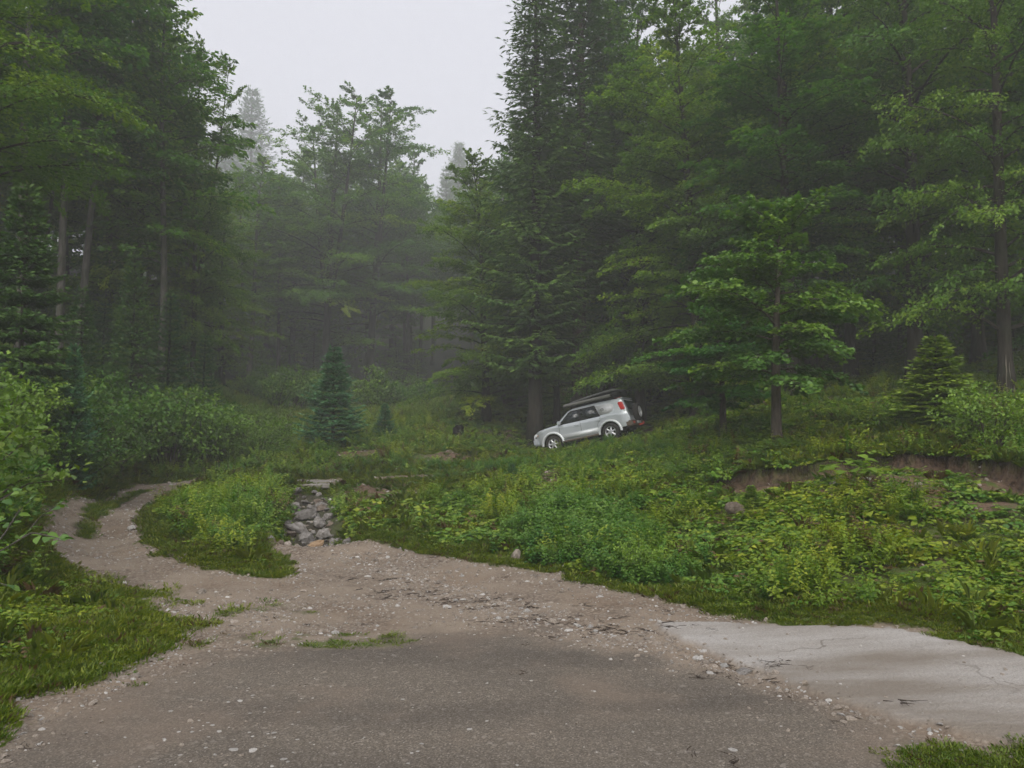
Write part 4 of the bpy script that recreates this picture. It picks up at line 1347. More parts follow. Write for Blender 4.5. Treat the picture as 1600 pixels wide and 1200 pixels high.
for k in range(6): source("herb", low_herb(100 + k, 12 + k % 3, .17, .15, .085 + .012 * (k % 3), (.85, .95, .6)[k % 3]))
for k in range(4): source("nettle", stem_herb(120 + k, 5, .45, .085))
for k in range(3): source("weed", stem_herb(130 + k, 5, .34, .06, M_HERB, .5, 8, .16))
for k in range(4): source("grass", grass_tuft(140 + k, 22, .15, .08, .0035, .7))
for k in range(4): source("lawn", grass_tuft(150 + k, 30, .032, .10, .0035, .9))
for k in range(3): source("fern", fern(160 + k))

NETTLE_P = poly_world([(760,835),(830,800),(920,790),(1030,820),(1060,870),(1045,915),(960,905),(880,890),(800,870)])
FERN_P = poly_world([(1050,740),(1075,695),(1160,690),(1250,690),(1290,712),(1180,742)])
YEL_P = poly_world([(1180,735),(1250,690),(1400,655),(1600,640),(1700,660),(1600,735),(1420,712),(1300,735)])
ISLAND_P = poly_world([(225,838),(215,812),(240,790),(280,772),(345,758),(430,760),(450,790),(448,840),(415,852),(440,868),(455,888),(435,902),(400,898),(330,888),(262,862)])

CLEAR_P = poly_world([(530,745),(520,712),(600,705),(760,700),(850,705),(860,735),(760,760),(700,790),(600,800),(540,790)])
def veg_points(n, r0, r1, power, seed, f):
    x, y, r, g = sample(n, r0, r1, power, seed=seed)
    m = masks(x, y)
    p = f(x, y, r, m)
    k = g.uniform(0, 1, n) < p
    x, y, r = x[k], y[k], r[k]
    z = Hgt(x, y)
    return np.stack([x, y, z], -1), r, g

def near_edge(m):
    """metres of unpaved ground between here and the gravel"""
    return np.minimum.reduce([-m['sd_g'], np.where(m['sd_tf'] > -9, -m['sd_tf'], 9), -m['sd_bt'] + .2])
def base_veg(m):
    return (1 - smooth(.25, .6, m['grav'])) * (1 - m['creek']) * (1 - .9 * m['face']) * smooth(.1, .3, -m['sd_c']) * (1 - m['scal'] * (m['scd'] > .0) * (1 - smooth(.3, .9, m['scd'])) * .95)
def car_near(x, y):
    lx = (x - CAR_LOC[0]) * CAR_R[0, 0] + (y - CAR_LOC[1]) * CAR_R[1, 0]; ly = (x - CAR_LOC[0]) * CAR_R[0, 1] + (y - CAR_LOC[1]) * CAR_R[1, 1]
    return smooth(0, 2.2, np.hypot(np.maximum(np.abs(lx) - 2.2, 0), np.maximum(np.abs(ly) - .9, 0)))
def under_car(x, y):
    lx = (x - CAR_LOC[0]) * CAR_R[0, 0] + (y - CAR_LOC[1]) * CAR_R[1, 0]; ly = (x - CAR_LOC[0]) * CAR_R[0, 1] + (y - CAR_LOC[1]) * CAR_R[1, 1]
    return (np.abs(lx) < 2.3) & (np.abs(ly) < .95)

def f_herb(x, y, r, m):
    e = near_edge(m)
    gap = smooth(.40, .52, fbm(x * 1.6, y * 1.6, 201, 4) + .05 * (x < 0))
    dirt = 1 - .93 * m['dirt'] * smooth(.35, .5, fbm(x * 3, y * 3, 207, 3) + .08)
    return base_veg(m) * smooth(.35, 1.1, e + (fbm(x * 1.2, y * 1.2, 203, 2) - .5) * 1.2) * (.10 + .90 * gap) * dirt * (1 - .85 * smooth(-.3, .6, sdf(x, y, CLEAR_P))) * ~under_car(x, y) * (1 - .35 * m['forest'])
P_, r_, g_ = veg_points(420000, 5, 80, 1.3, 1, f_herb)
yel = sdf(P_[:, 0], P_[:, 1], YEL_P)
scatter("herb_cover", "herb", P_, (.25 + .65 * g_.uniform(0, 1, len(P_)) ** 1.6) * (.75 + .6 * fbm(P_[:, 0] * .8, P_[:, 1] * .8, 91, 3)) * np.where((P_[:, 0] < -2) & (r_ < 12), .7, .7 + .3 * smooth(8, 11, r_)) * ((.85 + r_ / 60) * (.15 + .85 * car_near(P_[:, 0], P_[:, 1]))), "low broad-leaved herbs carpeting the banks", .22, rng=g_)

def f_weed(x, y, r, m):
    e = near_edge(m)
    n_ = fbm(x * .8, y * .8, 211, 4)
    isl = smooth(.15, .5, sdf(x, y, ISLAND_P))
    left = smooth(-3, -5, x) * smooth(12, 16, r) * .6
    return base_veg(m) * smooth(.3, .9, e) * np.maximum.reduce([isl * .9, smooth(.52, .62, n_) * .35, left]) * (1 - m['dirt']) * (car_near(x, y) > .97)
P_, r_, g_ = veg_points(50000, 7, 60, 1.35, 2, f_weed)
scatter("weeds", "weed", P_, g_.uniform(.6, 1.25, len(P_)) * (1 + r_ / 70), "knee-high leafy weeds on the island and the banks", .2, rng=g_)

def f_net(x, y, r, m):
    isl = smooth(.35, .8, sdf(x, y, ISLAND_P)) * .35
    far = smooth(20, 24, r) * (1 - smooth(30, 36, r)) * (np.abs(x + 1.0) < 6) * .5 * smooth(.45, .55, fbm(x * .5, y * .5, 88, 3))
    return base_veg(m) * np.maximum.reduce([smooth(0, .4, sdf(x, y, NETTLE_P) + (fbm(x * 2, y * 2, 7, 3) - .5) * 2.2), isl, far]) * (1 - .7 * m['dirt'])
P_, r_, g_ = veg_points(60000, 7, 40, 1.2, 3, f_net)
nb = smooth(.2, .9, sdf(P_[:, 0], P_[:, 1], NETTLE_P))
scatter("nettles", "nettle", P_, g_.uniform(.55, 1.1, len(P_)) * (.8 + .35 * nb), "taller bluish-green nettles at the foot of the bank", .15, rng=g_)

def f_grass(x, y, r, m):
    e = near_edge(m)
    n_ = smooth(.4, .6, fbm(x * .9, y * .9, 221, 4))
    up = sdf(x, y, YEL_P) > 0
    lip = m['scal'] * smooth(-.5, -.05, m['scd']) * (m['scd'] < .06)
    farstrip = ((x < -4) & (r > 20) & (r < 28)) * smooth(0, .2, e) * (1 - smooth(1.5, 2.5, e))
    return base_veg(m) * np.maximum.reduce([(.07 + .2 * (x < 0)) * n_ * smooth(.3, .7, e), .35 * up, lip, farstrip * .9]) * (1 - .5 * m['dirt']) * (car_near(x, y) > .9) * (1 - .6 * m['forest'])
P_, r_, g_ = veg_points(110000, 5, 60, 1.35, 4, f_grass)
scatter("tall_grass", "grass", P_, g_.uniform(.5, 1.25, len(P_)) * (1 + r_ / 60), "loose tufts of longer grass on the banks", .3, rng=g_)

def f_lawn(x, y, r, m):
    e = near_edge(m)
    strip = smooth(-.15, .05, e) * (1 - smooth(.8, 1.6, e + (fbm(x, y, 231, 3) - .5)))
    v = (1 - smooth(.3, .75, m['grav']))
    med = smooth(-.1, .1, m['sd_m'])
    return np.maximum.reduce([strip * v, m['patch'] * .32, m['strip'] * .16, med * .9 * v, smooth(-.2, .6, sdf(x, y, CLEAR_P)) * .9 * (1 - m['dirt']), smooth(-.1, .1, m['sd_t']) * .9 * smooth(.35, .5, fbm(x * 4, y * 4, 5, 3)), (x < -2.5) * (r < 13) * v * (.2 + .6 * smooth(.4, .6, fbm(x * 2, y * 2, 77, 3)))]) * (1 - m['creek'])
P_, r_, g_ = veg_points(230000, 2.6, 38, 1.5, 5, f_lawn)
scatter("short_grass", "lawn", P_, g_.uniform(.4, 1.1, len(P_)) * (1 + r_ / 25) * np.where((r_ < 7.5) & (P_[:, 0] > -2.6), .6, 1.0), "short trodden grass along the edges of the gravel", .2, rng=g_)

def f_fern(x, y, r, m):
    return base_veg(m) * np.maximum(.55 * smooth(-.3, .3, sdf(x, y, FERN_P)), .015 * smooth(12, 18, r) * (x > 1)) * ~under_car(x, y)
P_, r_, g_ = veg_points(16000, 9, 45, 1.2, 6, f_fern)
scatter("ferns", "fern", P_, g_.uniform(.5, 1.05, len(P_)), "feathery ferns on the upper bank and under the trees", .15, rng=g_)

# stones -------------------------------------------------------------
def stone_mat(name, a, b, stain=(.16, .12, .09), amt=.3):
    m, nt, out = new_mat(name)
    tc = N(nt, "ShaderNodeTexCoord"); oi = N(nt, "ShaderNodeObjectInfo")
    ad = N(nt, "ShaderNodeVectorMath", operation='ADD'); nt.links.new(tc.outputs['Object'], ad.inputs[0])
    cb_ = N(nt, "ShaderNodeCombineXYZ"); nt.links.new(mathn(nt, 'MULTIPLY', oi.outputs['Random'], 37.0), cb_.inputs[0]); nt.links.new(cb_.outputs[0], ad.inputs[1])
    n1 = noise(nt, 3.2, 5, .65, ad.outputs[0]); n2 = noise(nt, 16, 4, .6, ad.outputs[0])
    c = mixc(nt, ramp(nt, n1, [(.35, (0, 0, 0)), (.65, (1, 1, 1))]), a, b)
    c = mixc(nt, mathn(nt, 'MULTIPLY', ramp(nt, n2, [(.45, (0, 0, 0)), (.7, (1, 1, 1))]), amt), c, stain)
    v = N(nt, "ShaderNodeHueSaturation"); nt.links.new(c, v.inputs['Color'])
    nt.links.new(mathn(nt, 'ADD', mathn(nt, 'MULTIPLY', oi.outputs['Random'], .5), .72), v.inputs['Value'])
    principled(nt, out, v.outputs[0], .8, .25, bump=n2, bump_str=.5, bump_dist=.03)
    return m
M_ROCK = stone_mat("grey_rock", (.13, .12, .108), (.31, .295, .28), amt=.45)
M_PEB = stone_mat("gravel_stones", (.19, .155, .125), (.38, .335, .285), amt=.2)
M_ROCK_W = stone_mat("white_rock", (.34, .325, .30), (.54, .52, .49), (.3, .25, .2), .25)
M_ROCK_B = stone_mat("brown_rock", (.11, .085, .065), (.22, .18, .145))
M_ROCK_O = stone_mat("ochre_rock", (.25, .15, .075), (.42, .30, .19))

def rock_mesh(name, seed, mat, flat=.7, sub=2, cuts=16):
    import bmesh
    g = np.random.default_rng(seed)
    bm = bmesh.new(); bmesh.ops.create_icosphere(bm, subdivisions=sub, radius=1)
    V = np.array([v.co[:] for v in bm.verts])
    sc = np.array([g.uniform(.8, 1.25), g.uniform(.7, 1.1), flat * g.uniform(.8, 1.2)])
    for k in range(cuts):
        n = g.normal(0, 1, 3); n /= np.linalg.norm(n); d = g.uniform(.5, .82)
        h = V @ n - d
        V = V - np.outer(np.maximum(h, 0), n)
    V = V * (1 + g.normal(0, .018, (len(V), 1))) * sc
    for v, c in zip(bm.verts, V): v.co = c
    bmesh.ops.triangulate(bm, faces=bm.faces)
    me = bpy.data.meshes.new(name); bm.to_mesh(me); bm.free()
    me.materials.append(mat)
    return me
for k in range(6): source("pebble", rock_mesh("pebble", 300 + k, M_PEB, .5, 1, 7))
for k in range(2): source("pebble", rock_mesh("pebble", 310 + k, M_ROCK_W, .4, 1, 7))
RUBBLE_L = hit([560, 700, 850, 1000, 1090, 1180, 1290, 1380], [868, 925, 975, 1000, 1030, 1060, 1098, 1130])
def f_peb(x, y, r, m):
    rub = 1 - smooth(.1, .7, seg_dist(x, y, RUBBLE_L, False) + (fbm(x * 2, y * 2, 3, 3) - .5) * .6)
    e = 1 - smooth(.05, .5, np.abs(m['sd_g']))
    tr = smooth(11, 14, r) * .5
    lf = (x < -1.3) * (r < 9) * .35
    n_ = smooth(.45, .62, fbm(x * 2.5, y * 2.5, 17, 3))
    a = (1 - m['asph'] * .97) * (1 - m['pale'] * .93)
    return m['grav'] * np.clip(.10 + .9 * rub + .5 * e + tr * .5 + lf + .25 * n_, 0, 1) * a
P_, r_, g_ = veg_points(150000, 2.6, 32, 1.6, 7, f_peb)
sz = .0075 * np.exp(g_.normal(0, .45, len(P_))) * (1 + r_ / 12)
scatter("gravel", "pebble", P_, sz, "loose stones and grit strewn over the track and road edge", .4, rng=g_)
def f_peb2(x, y, r, m):
    rub = 1 - smooth(.05, .4, seg_dist(x, y, RUBBLE_L, False))
    return np.clip(m['grav'] * (.05 * (1 - m['asph']) + .5 * rub + .12 * (1 - smooth(.1, .5, np.abs(m['sd_g']))) + .06 * smooth(12, 15, r)) * (1 - m['pale']), 0, 1) + .22 * m['dirt'] + .5 * smooth(0, .2, sdf(x, y, CREEK_P))
P_, r_, g_ = veg_points(20000, 3, 32, 1.4, 8, f_peb2)
scatter("stone_scatter", "pebble", P_, .024 * np.exp(g_.normal(0, .4, len(P_))) * (1 + r_ / 25), "fist-sized stones lying in the rubble line and the creek", .4, rng=g_)
# white flakes of worn surface on the asphalt at the bottom left
FLK = hit([360, 420, 480, 560, 400, 330], [1130, 1160, 1180, 1190, 1100, 1150])
def f_flk(x, y, r, m):
    d = np.min([np.hypot(x - a, y - b) for a, b in FLK], axis=0)
    return (1 - smooth(.1, .5, d)) * .5 + .02 * m['asph']
P_, r_, g_ = veg_points(5000, 3, 9, 1.2, 9, f_flk)
source("flake", rock_mesh("flake", 320, M_ROCK_W, .10, 1, 6)); source("flake", rock_mesh("flake", 321, M_ROCK_W, .08, 1, 6))
scatter("pale_stone_flakes", "flake", P_, .010 * np.exp(g_.normal(0, .5, len(P_))), "flat white stone chips bedded in the asphalt", .05, rng=g_)

# twigs and dead leaves
M_TWIG = plain("wet_twigs", (.035, .025, .018), .8, .2)
for k in range(4):
    b = Builder(); g = np.random.default_rng(330 + k)
    for q in range(7):
        a = g.uniform(-.5, .5) + (0 if g.random() < .7 else 1.4); p = g.normal(0, .10, 2); L = g.uniform(.05, .16)
        V, F = tube([(p[0], p[1], .008), (p[0] + cos(a) * L, p[1] + sin(a) * L, .012), (p[0] + cos(a + .2) * 2 * L, p[1] + sin(a + .2) * 2 * L, .006)], [.005, .004, .002], 4, False); b.add(V, F)
    source("twig", b.mesh("twigs", [M_TWIG]))
TW = hit([590, 620, 640, 700, 780, 800, 850, 905, 930, 560, 1000, 1150, 1060, 760], [905, 922, 930, 938, 950, 970, 972, 968, 985, 868, 985, 1055, 950, 940])
def f_tw(x, y, r, m):
    d = np.min([np.hypot((x - a) * .7, (y - b) * 1.8) for a, b in TW], axis=0)
    return (1 - smooth(.05, .45, d)) * .6 + .005 * m['grav'] + .12 * m['face']
P_, r_, g_ = veg_points(22000, 3, 18, 1.2, 10, f_tw)
scatter("twig_litter", "twig", P_, g_.uniform(.15, .5, len(P_)), "dark twigs and washed-up bits of bark on the gravel", .06, rng=g_)
# roots hanging in the eroded edge
b = Builder(); g = np.random.default_rng(5)
for k in range(420):
    t = g.uniform(0, len(SCARP) - 1.01); i = int(t); p = SCARP[i] + (SCARP[i + 1] - SCARP[i]) * (t - i)
    n = -p / np.linalg.norm(p)
    q = p + n * g.uniform(-.03, .06) + g.normal(0, .03, 2)
    z = on_ground(*(q - n * .12))
    L = g.uniform(.05, .22)
    V, F = tube([(q[0], q[1], z - .02), (q[0] + n[0] * .05, q[1] + n[1] * .05, z - L * .5), (q[0] + n[0] * .04 + g.normal(0, .03), q[1] + n[1] * .05, z - L)], [.006, .004, .002], 3, False); b.add(V, F)
o = obj("hanging_roots", b.mesh("hanging_roots", [M_TWIG])); tag(o, "thin roots hanging from the eroded edge of the bank", kind='stuff')

# rocks one can tell apart
ROCKS = [rock_mesh("rock", 340 + k, m_, f_) for k, (m_, f_) in enumerate([(M_ROCK, .65), (M_ROCK_W, .5), (M_ROCK_B, .85), (M_ROCK_O, .8), (M_ROCK, .5), (M_ROCK_O, .5)])]
M_TAN = stone_mat("tan_rock", (.30, .25, .20), (.42, .37, .31))
ROCKS.append(rock_mesh("rock", 350, M_TAN, .85))
def rock(px, py, wpx, kind, label, hs=1.0):
    p = G(px, py)
    s = wpx * p[1] / F_PX / 2
    o = bpy.data.objects.new("rock", ROCKS[kind]); link(o)
    o.location = (p[0], p[1], p[2] + s * (.55 if px > 790 and py < 900 and px < 1320 else .28) * hs); o.scale = (s, s, s * hs); o.rotation_euler = (RNG.uniform(-.15, .15), RNG.uniform(-.15, .15), RNG.uniform(0, 6.28))
    tag(o, label, "rock")
rock(1147, 812, 40, 2, "brown boulder on the bare earth below the eroded edge", 1.1)
rock(1357, 755, 15, 1, "white stone just right of the bright big-leaved plant")
rock(1302, 760, 14, 0, "grey stone just left of the bright big-leaved plant")
rock(806, 874, 25, 6, "rounded tan boulder in the green edge of the gravel")
rock(882, 890, 13, 0, "small grey stone right of the rounded tan boulder")
rock(206, 828, 24, 1, "white stone beside the curving track, next to the island", .8)
rock(712, 940, 15, 1, "white stone lying in the middle of the gravel, left one of a touching pair", .8)
rock(724, 939, 12, 1, "white stone lying in the middle of the gravel, right one of a touching pair", .8)
rock(112, 1058, 12, 1, "pale upright stone on the left grass near the asphalt", 1.3)
rock(183, 978, 13, 4, "grey stone in the thin grass, left of its twin by the track")
rock(199, 976, 11, 4, "grey stone in the thin grass, right of its twin by the track")
rock(48, 964, 16, 4, "grey stone in the left grass under the leafy branch")
rock(60, 992, 15, 1, "pale stone in the left grass below the grey one", .8)
rock(25, 1027, 13, 4, "half-buried stone near the left picture edge")
rock(127, 965, 10, 1, "small pale stone alone in the middle of the left grass")
rock(58, 1068, 9, 1, "little pale stone left of the upright one")
rock(8, 1092, 26, 4, "grey stone at the left picture edge by the asphalt corner", .7)
rock(88, 1110, 10, 6, "tan stone on the muddy lower left verge", .6)
rock(20, 1152, 16, 6, "flat tan stone at the lower left corner", .5)
rock(1163, 1052, 34, 4, "long flat grey stone in the rubble between asphalt and concrete", .45)
rock(1132, 1042, 24, 1, "pale flat stone in the rubble left of the long grey one", .4)
rock(1090, 1030, 26, 1, "broad pale stone at the tip of the concrete strip", .45)
rock(1258, 1080, 12, 6, "small tan stone at the edge of the concrete strip")
rock(1197, 972, 12, 6, "small tan stone where the concrete meets the grass")
rock(535, 800, 14, 6, "tan stone in the grass right of the creek")
rock(808, 716, 15, 1, "pale stone left of the parked car's nose", .6)
rock(822, 720, 11, 1, "smaller pale stone left of the parked car's nose", .6)
rock(1440, 885, 12, 6, "pinkish stone in a bare patch low on the right bank")
rock(1295, 935, 9, 0, "small grey stone peeping out low on the right bank")

CREEK_ROCKS = [rock_mesh('creek_stone', 400 + k, m_, .62, 1 + k % 2, 11) for k, m_ in enumerate([M_ROCK, M_ROCK, M_ROCK_B, M_ROCK, M_ROCK_W, M_ROCK_O, M_ROCK, M_TAN])]
# the dry creek: tumbled stones from the slab down to the gravel
def creek_stones():
    g = np.random.default_rng(61)
    spec = [(470, 800, 34, 0), (497, 797, 30, 0), (465, 812, 34, 4), (500, 815, 34, 4), (480, 832, 42, 4), (510, 826, 40, 0), (458, 822, 26, 0), (495, 838, 30, 5),
            (470, 776, 16, 1), (460, 782, 22, 0), (485, 780, 20, 0), (505, 780, 22, 0), (515, 795, 24, 0), (452, 795, 18, 4), (474, 790, 20, 4), (490, 788, 18, 0),
            (520, 812, 14, 1), (535, 842, 26, 6), (510, 846, 22, 6), (475, 845, 24, 4), (455, 838, 24, 4), (463, 768, 18, 0), (478, 768, 14, 0), (495, 769, 15, 4), (508, 769, 16, 0),
            (449, 808, 14, 1), (525, 832, 20, 4), (545, 848, 18, 6), (500, 806, 18, 2), (478, 806, 16, 1), (488, 822, 16, 2), (452, 783, 12, 4), (523, 785, 12, 0), (466, 852, 22, 6), (490, 853, 20, 1),
            (430, 852, 18, 1), (447, 856, 14, 6)]
    for q in range(110):
        t = g.uniform(0, 1); py = 768 + 88 * t
        spec.append((488 + g.normal(0, 22 + 16 * t) + 16 * t * t, py, g.uniform(7, 15), 9))
    for px, py, w, k in spec:
        px += g.normal(0, 5); py += g.normal(0, 3)
        p = G(px, py); s = w * p[1] / F_PX / 2 * g.uniform(.9, 1.3)
        k = 5 if k == 5 else g.choice([0, 1, 2, 3, 6, 7, 4], p=[.25, .22, .12, .21, .15, .02, .03])
        o = bpy.data.objects.new("stone", CREEK_ROCKS[k]); link(o, creek_bed)
        hs = g.uniform(.5, .95)
        o.location = (p[0], p[1], p[2] + s * .42 * hs); o.scale = (s * g.uniform(.9, 1.3), s * .9, s * hs)
        o.rotation_euler = (g.uniform(-.6, .6), g.uniform(-.6, .6), g.uniform(0, 6.28))
creek_stones()

# concrete slab where the track crosses the creek
def slab():
    a, c = G(424, 764), G(560, 760)
    d = (c - a)[:2]; L = np.linalg.norm(d); d /= L; n = np.array([-d[1], d[0]])
    if n[1] < 0: n = -n
    zt = .5 * (on_ground(a[0], a[1] + 1.2) + on_ground(c[0], c[1] + 1.2)) + .03
    import bmesh
    bm = bmesh.new(); bmesh.ops.create_cube(bm, size=1)
    for v in bm.verts:
        l = (v.co.x + .5) * L; w_ = (v.co.y + .5) * 2.2 + .1
        v.co = (a[0] + d[0] * l + n[0] * w_, a[1] + d[1] * l + n[1] * w_, zt - .11 + (v.co.z + .5) * .11)
    bmesh.ops.bevel(bm, geom=list(bm.edges), offset=.02, segments=1, affect='EDGES')
    me = bpy.data.meshes.new("slab_bridge"); bm.to_mesh(me); bm.free()
    me.materials.append(stone_mat("old_concrete", (.20, .185, .165), (.30, .28, .255), amt=.4))
    o = obj("slab_bridge", me); tag(o, "low grey concrete slab carrying the track over the rocky creek", "bridge")
slab()

# a charred stump
def stump():
    p = G(716, 688); b = Builder(); g = np.random.default_rng(3)
    a = np.linspace(0, 6.28, 12, endpoint=False)
    rows = []
    for z, r in ((-.1, .42), (.05, .34), (.3, .27), (.5, .26), (.56, .18)):
        rr = r * (1 + g.normal(0, .1, 12)); rows.append(np.stack([np.cos(a) * rr, np.sin(a) * rr, z + (g.normal(0, .06, 12) if z > .4 else 0 * a)], -1))
    R3 = np.array(rows); k, mm, _ = R3.shape
    ii = np.arange(k - 1)[:, None] * mm; jj = np.arange(mm)[None]; jn = (jj + 1) % mm
    b.add(R3.reshape(-1, 3), [np.stack([ii + jj, ii + jn, ii + mm + jn, ii + mm + jj], -1).reshape(-1, 4), np.array([[(k - 1) * mm + q for q in range(mm)]])])
    o = obj("tree_stump", b.mesh("tree_stump", [plain("charred_wood", (.012, .011, .010), .9, .1)]), loc=tuple(p)); tag(o, "small black charred stump on the green slope left of the car", "stump")
stump()

# ------------------------------------------------------------------ trees one can tell apart
T = tree_px
# right side, nearest
T("maple", "maple_tree", 1213, 0, 318, 345, "small bright green maple with low spreading sprays, standing alone at the bank's edge", base=697, lean_px=10, rz=.4)
T("maple", "maple_tree", 1130, 0, 470, 240, "low dark-stemmed maple just behind and left of the bright one", base=682, lean_px=-2, rz=3.4)
T("beech_near", "beech_tree", 1574, 0, -260, 330, "tall beech at the far right with a pale torn scar at its trunk foot", base=622, lean_px=-12, rz=1.0)
T("beech_near", "beech_tree", 1432, 29, -330, 400, "thick-trunked beech behind the fresh green young spruce", rz=2.6)
T("young_spruce", "young_spruce", 1464, 0, 520, 165, "fresh yellow-green young spruce on the slope under the big beeches", base=672, rz=.3)
T("beech_a", "beech_tree", 1240, 30, -60, 380, "broad beech rising behind the bright maple", rz=.9)
T("beech_c", "beech_tree", 1090, 34, -20, 330, "dense beech directly above the rear of the parked car", rz=3.9)
T("beech_a", "beech_tree", 1330, 35, -260, 330, "very tall beech between the thick trunk and the bright maple", rz=4.4)
T("beech_c", "beech_tree", 1000, 42, -30, 260, "pale hazy beech behind the dark firs", rz=5.2)
T("beech_a", "beech_tree", 1700, 26, -200, 380, "beech leaning in over the far right edge of the picture", rz=5.0)
T("beech_near", "beech_tree", 1530, 34, -80, 280, "yellowish beech between the two thick trunks on the far right", rz=.2)
T("beech_a", "beech_tree", 1135, 52, -120, 260, "hazy tall beech whose top closes the canopy behind the car's tail", rz=2.7)
# the firs behind the car
T("fir_ragged", "fir_tree", 905, 41, -150, 250, "tall dark fir with a thick trunk right behind the parked car", rz=.8)
T("fir_tall", "fir_tree", 836, 39.5, -60, 260, "ragged fir left of the car, its lower trunk bare and pale", rz=2.8)
T("fir_tall", "fir_tree", 955, 47, -120, 230, "dark fir behind the rear half of the parked car", rz=4.0)
T("beech_c", "beech_tree", 760, 44, 235, 230, "bushy beech at the foot of the tall firs, reaching out to the left", rz=3.4)
T("beech_a", "beech_tree", 870, 43, 330, 210, "low dark beech filling the gap between the two fir trunks", rz=1.9)
# middle of the valley
T("beech_b", "beech_tree", 507, 84, 158, 250, "open-crowned beech with forked stems in the middle of the valley", lean_px=8, rz=1.35)
T("beech_b", "beech_tree", 576, 89, 152, 240, "pointed beech just right of the fork-stemmed one", lean_px=20, rz=4.1)
T("beech_slim", "beech_tree", 386, 80, 232, 170, "slender beech with a long bare pale trunk leaning right", lean_px=34, rz=2.0)
T("beech_a", "beech_tree", 640, 112, 232, 190, "rounded beech in mist right of the pointed one", rz=.5)
T("beech_c", "beech_tree", 455, 105, 235, 170, "misty beech between the slender pale trunk and the forked one", rz=.7)
T("blue_spruce", "young_spruce", 520, 0, 540, 125, "bluish young spruce standing alone beyond the creek", base=702, rz=1.7)
T("blue_spruce", "young_spruce", 601, 0, 628, 52, "small bluish spruce seedling right of the bigger one beyond the creek", base=690, rz=2.7)
# ghostly spruces on the skyline
T("dark_spruce", "spruce_tree", 386, 225, 138, 165, "faded spruce spire in the fog above the left forest edge", rz=.2)
T("dark_spruce", "spruce_tree", 345, 228, 190, 130, "faded lower spruce leaning on the tall spire in the fog", rz=1.2)
T("fir_ragged", "spruce_tree", 716, 230, 222, 80, "small faded spruce top in the fog between the two forest walls", rz=3.2)
T("dark_spruce", "spruce_tree", 695, 215, 262, 90, "faded spruce just left of the small fog-bound top", rz=2.2)
# left side
T("beech_slim", "beech_tree", 247, 34, -60, 250, "thin pale-stemmed beech leaning right on the left slope", lean_px=42, rz=2.5)
T("beech_high", "beech_tree", 118, 33, -200, 260, "grey-trunked beech on the left slope behind the dark spruces", lean_px=34, rz=.5)
T("beech_c", "beech_tree", 215, 39, -60, 260, "dark dense beech in the middle of the left forest edge", rz=3.0)
T("beech_b", "beech_tree", 300, 41, 62, 170, "beech at the end of the left forest edge whose boughs stand out against the sky", rz=.1, lean_px=8)
T("beech_high", "beech_tree", 30, 28, -320, 320, "dark-trunked beech near the left picture edge", rz=4.3)
T("beech_arch", "beech_tree", -75, 18.5, -140, 400, "yellow-green beech whose sprays reach in from the left edge", rz=.9)
T("beech_high", "beech_tree", 90, 31, -330, 260, "second dark-trunked beech near the left edge, a little deeper in", rz=2.9)
T("green_spruce", "young_spruce", 30, 17.5, 285, 215, "bright green spruce at the left edge, the biggest of the young ones", rz=.5)
T("dark_spruce", "young_spruce", 125, 26, 445, 120, "dark young spruce right beside the bright green one", rz=1.5)
T("dark_spruce", "young_spruce", 205, 29, 392, 130, "dark full spruce in the middle of the left slope", rz=2.5)
T("dark_spruce", "young_spruce", 262, 31, 455, 130, "broad dark spruce below the thin pale beech stem", rz=3.5)
T("dark_spruce", "young_spruce", 318, 33, 520, 95, "last dark spruce at the right foot of the left slope", rz=4.5)
T("dark_spruce", "young_spruce", 160, 33, 470, 110, "dark spruce half hidden between its bigger neighbours on the left slope", rz=5.5)
T("blue_spruce", "young_spruce", 116, 18, 535, 95, "thin bluish spruce seedling poking out of the left shrubs", rz=.7)
T("beech_near", "beech_tree", 345, 60, 330, 170, "pale green low beech in front of the dark gap on the left", rz=5.9)

# trees of the forest behind, with random spacing
def edge_d(px):
    return np.interp(px, [-300, 0, 200, 300, 360, 600, 740, 800, 950, 1100, 1300, 1500, 1900], [24, 33, 42, 52, 84, 98, 90, 56, 50, 41, 38, 35, 28])
def skyline(px):
    return np.interp(px, [0, 250, 300, 335, 380, 450, 500, 620, 665, 700, 730, 790, 845, 870], [-500, -500, 120, 250, 262, 265, 230, 225, 300, 318, 290, 240, 60, -500])
pts = []
rng = np.random.default_rng(22)
tries = 0
while tries < 9000:
    tries += 1
    px = rng.uniform(-260, 1860); r = rng.uniform(0, 1)
    mid = 340 < px < 760
    d = edge_d(px) + (110 if mid else 70) * r ** 1.25
    x, y = at_col(px, d)
    mind = 4.2 + .045 * max(0, d - 45)
    if any((x - a) ** 2 + (y - b) ** 2 < mind ** 2 for a, b, _, _ in pts): continue
    pts.append((x, y, px, d))
print("forest trees", len(pts))
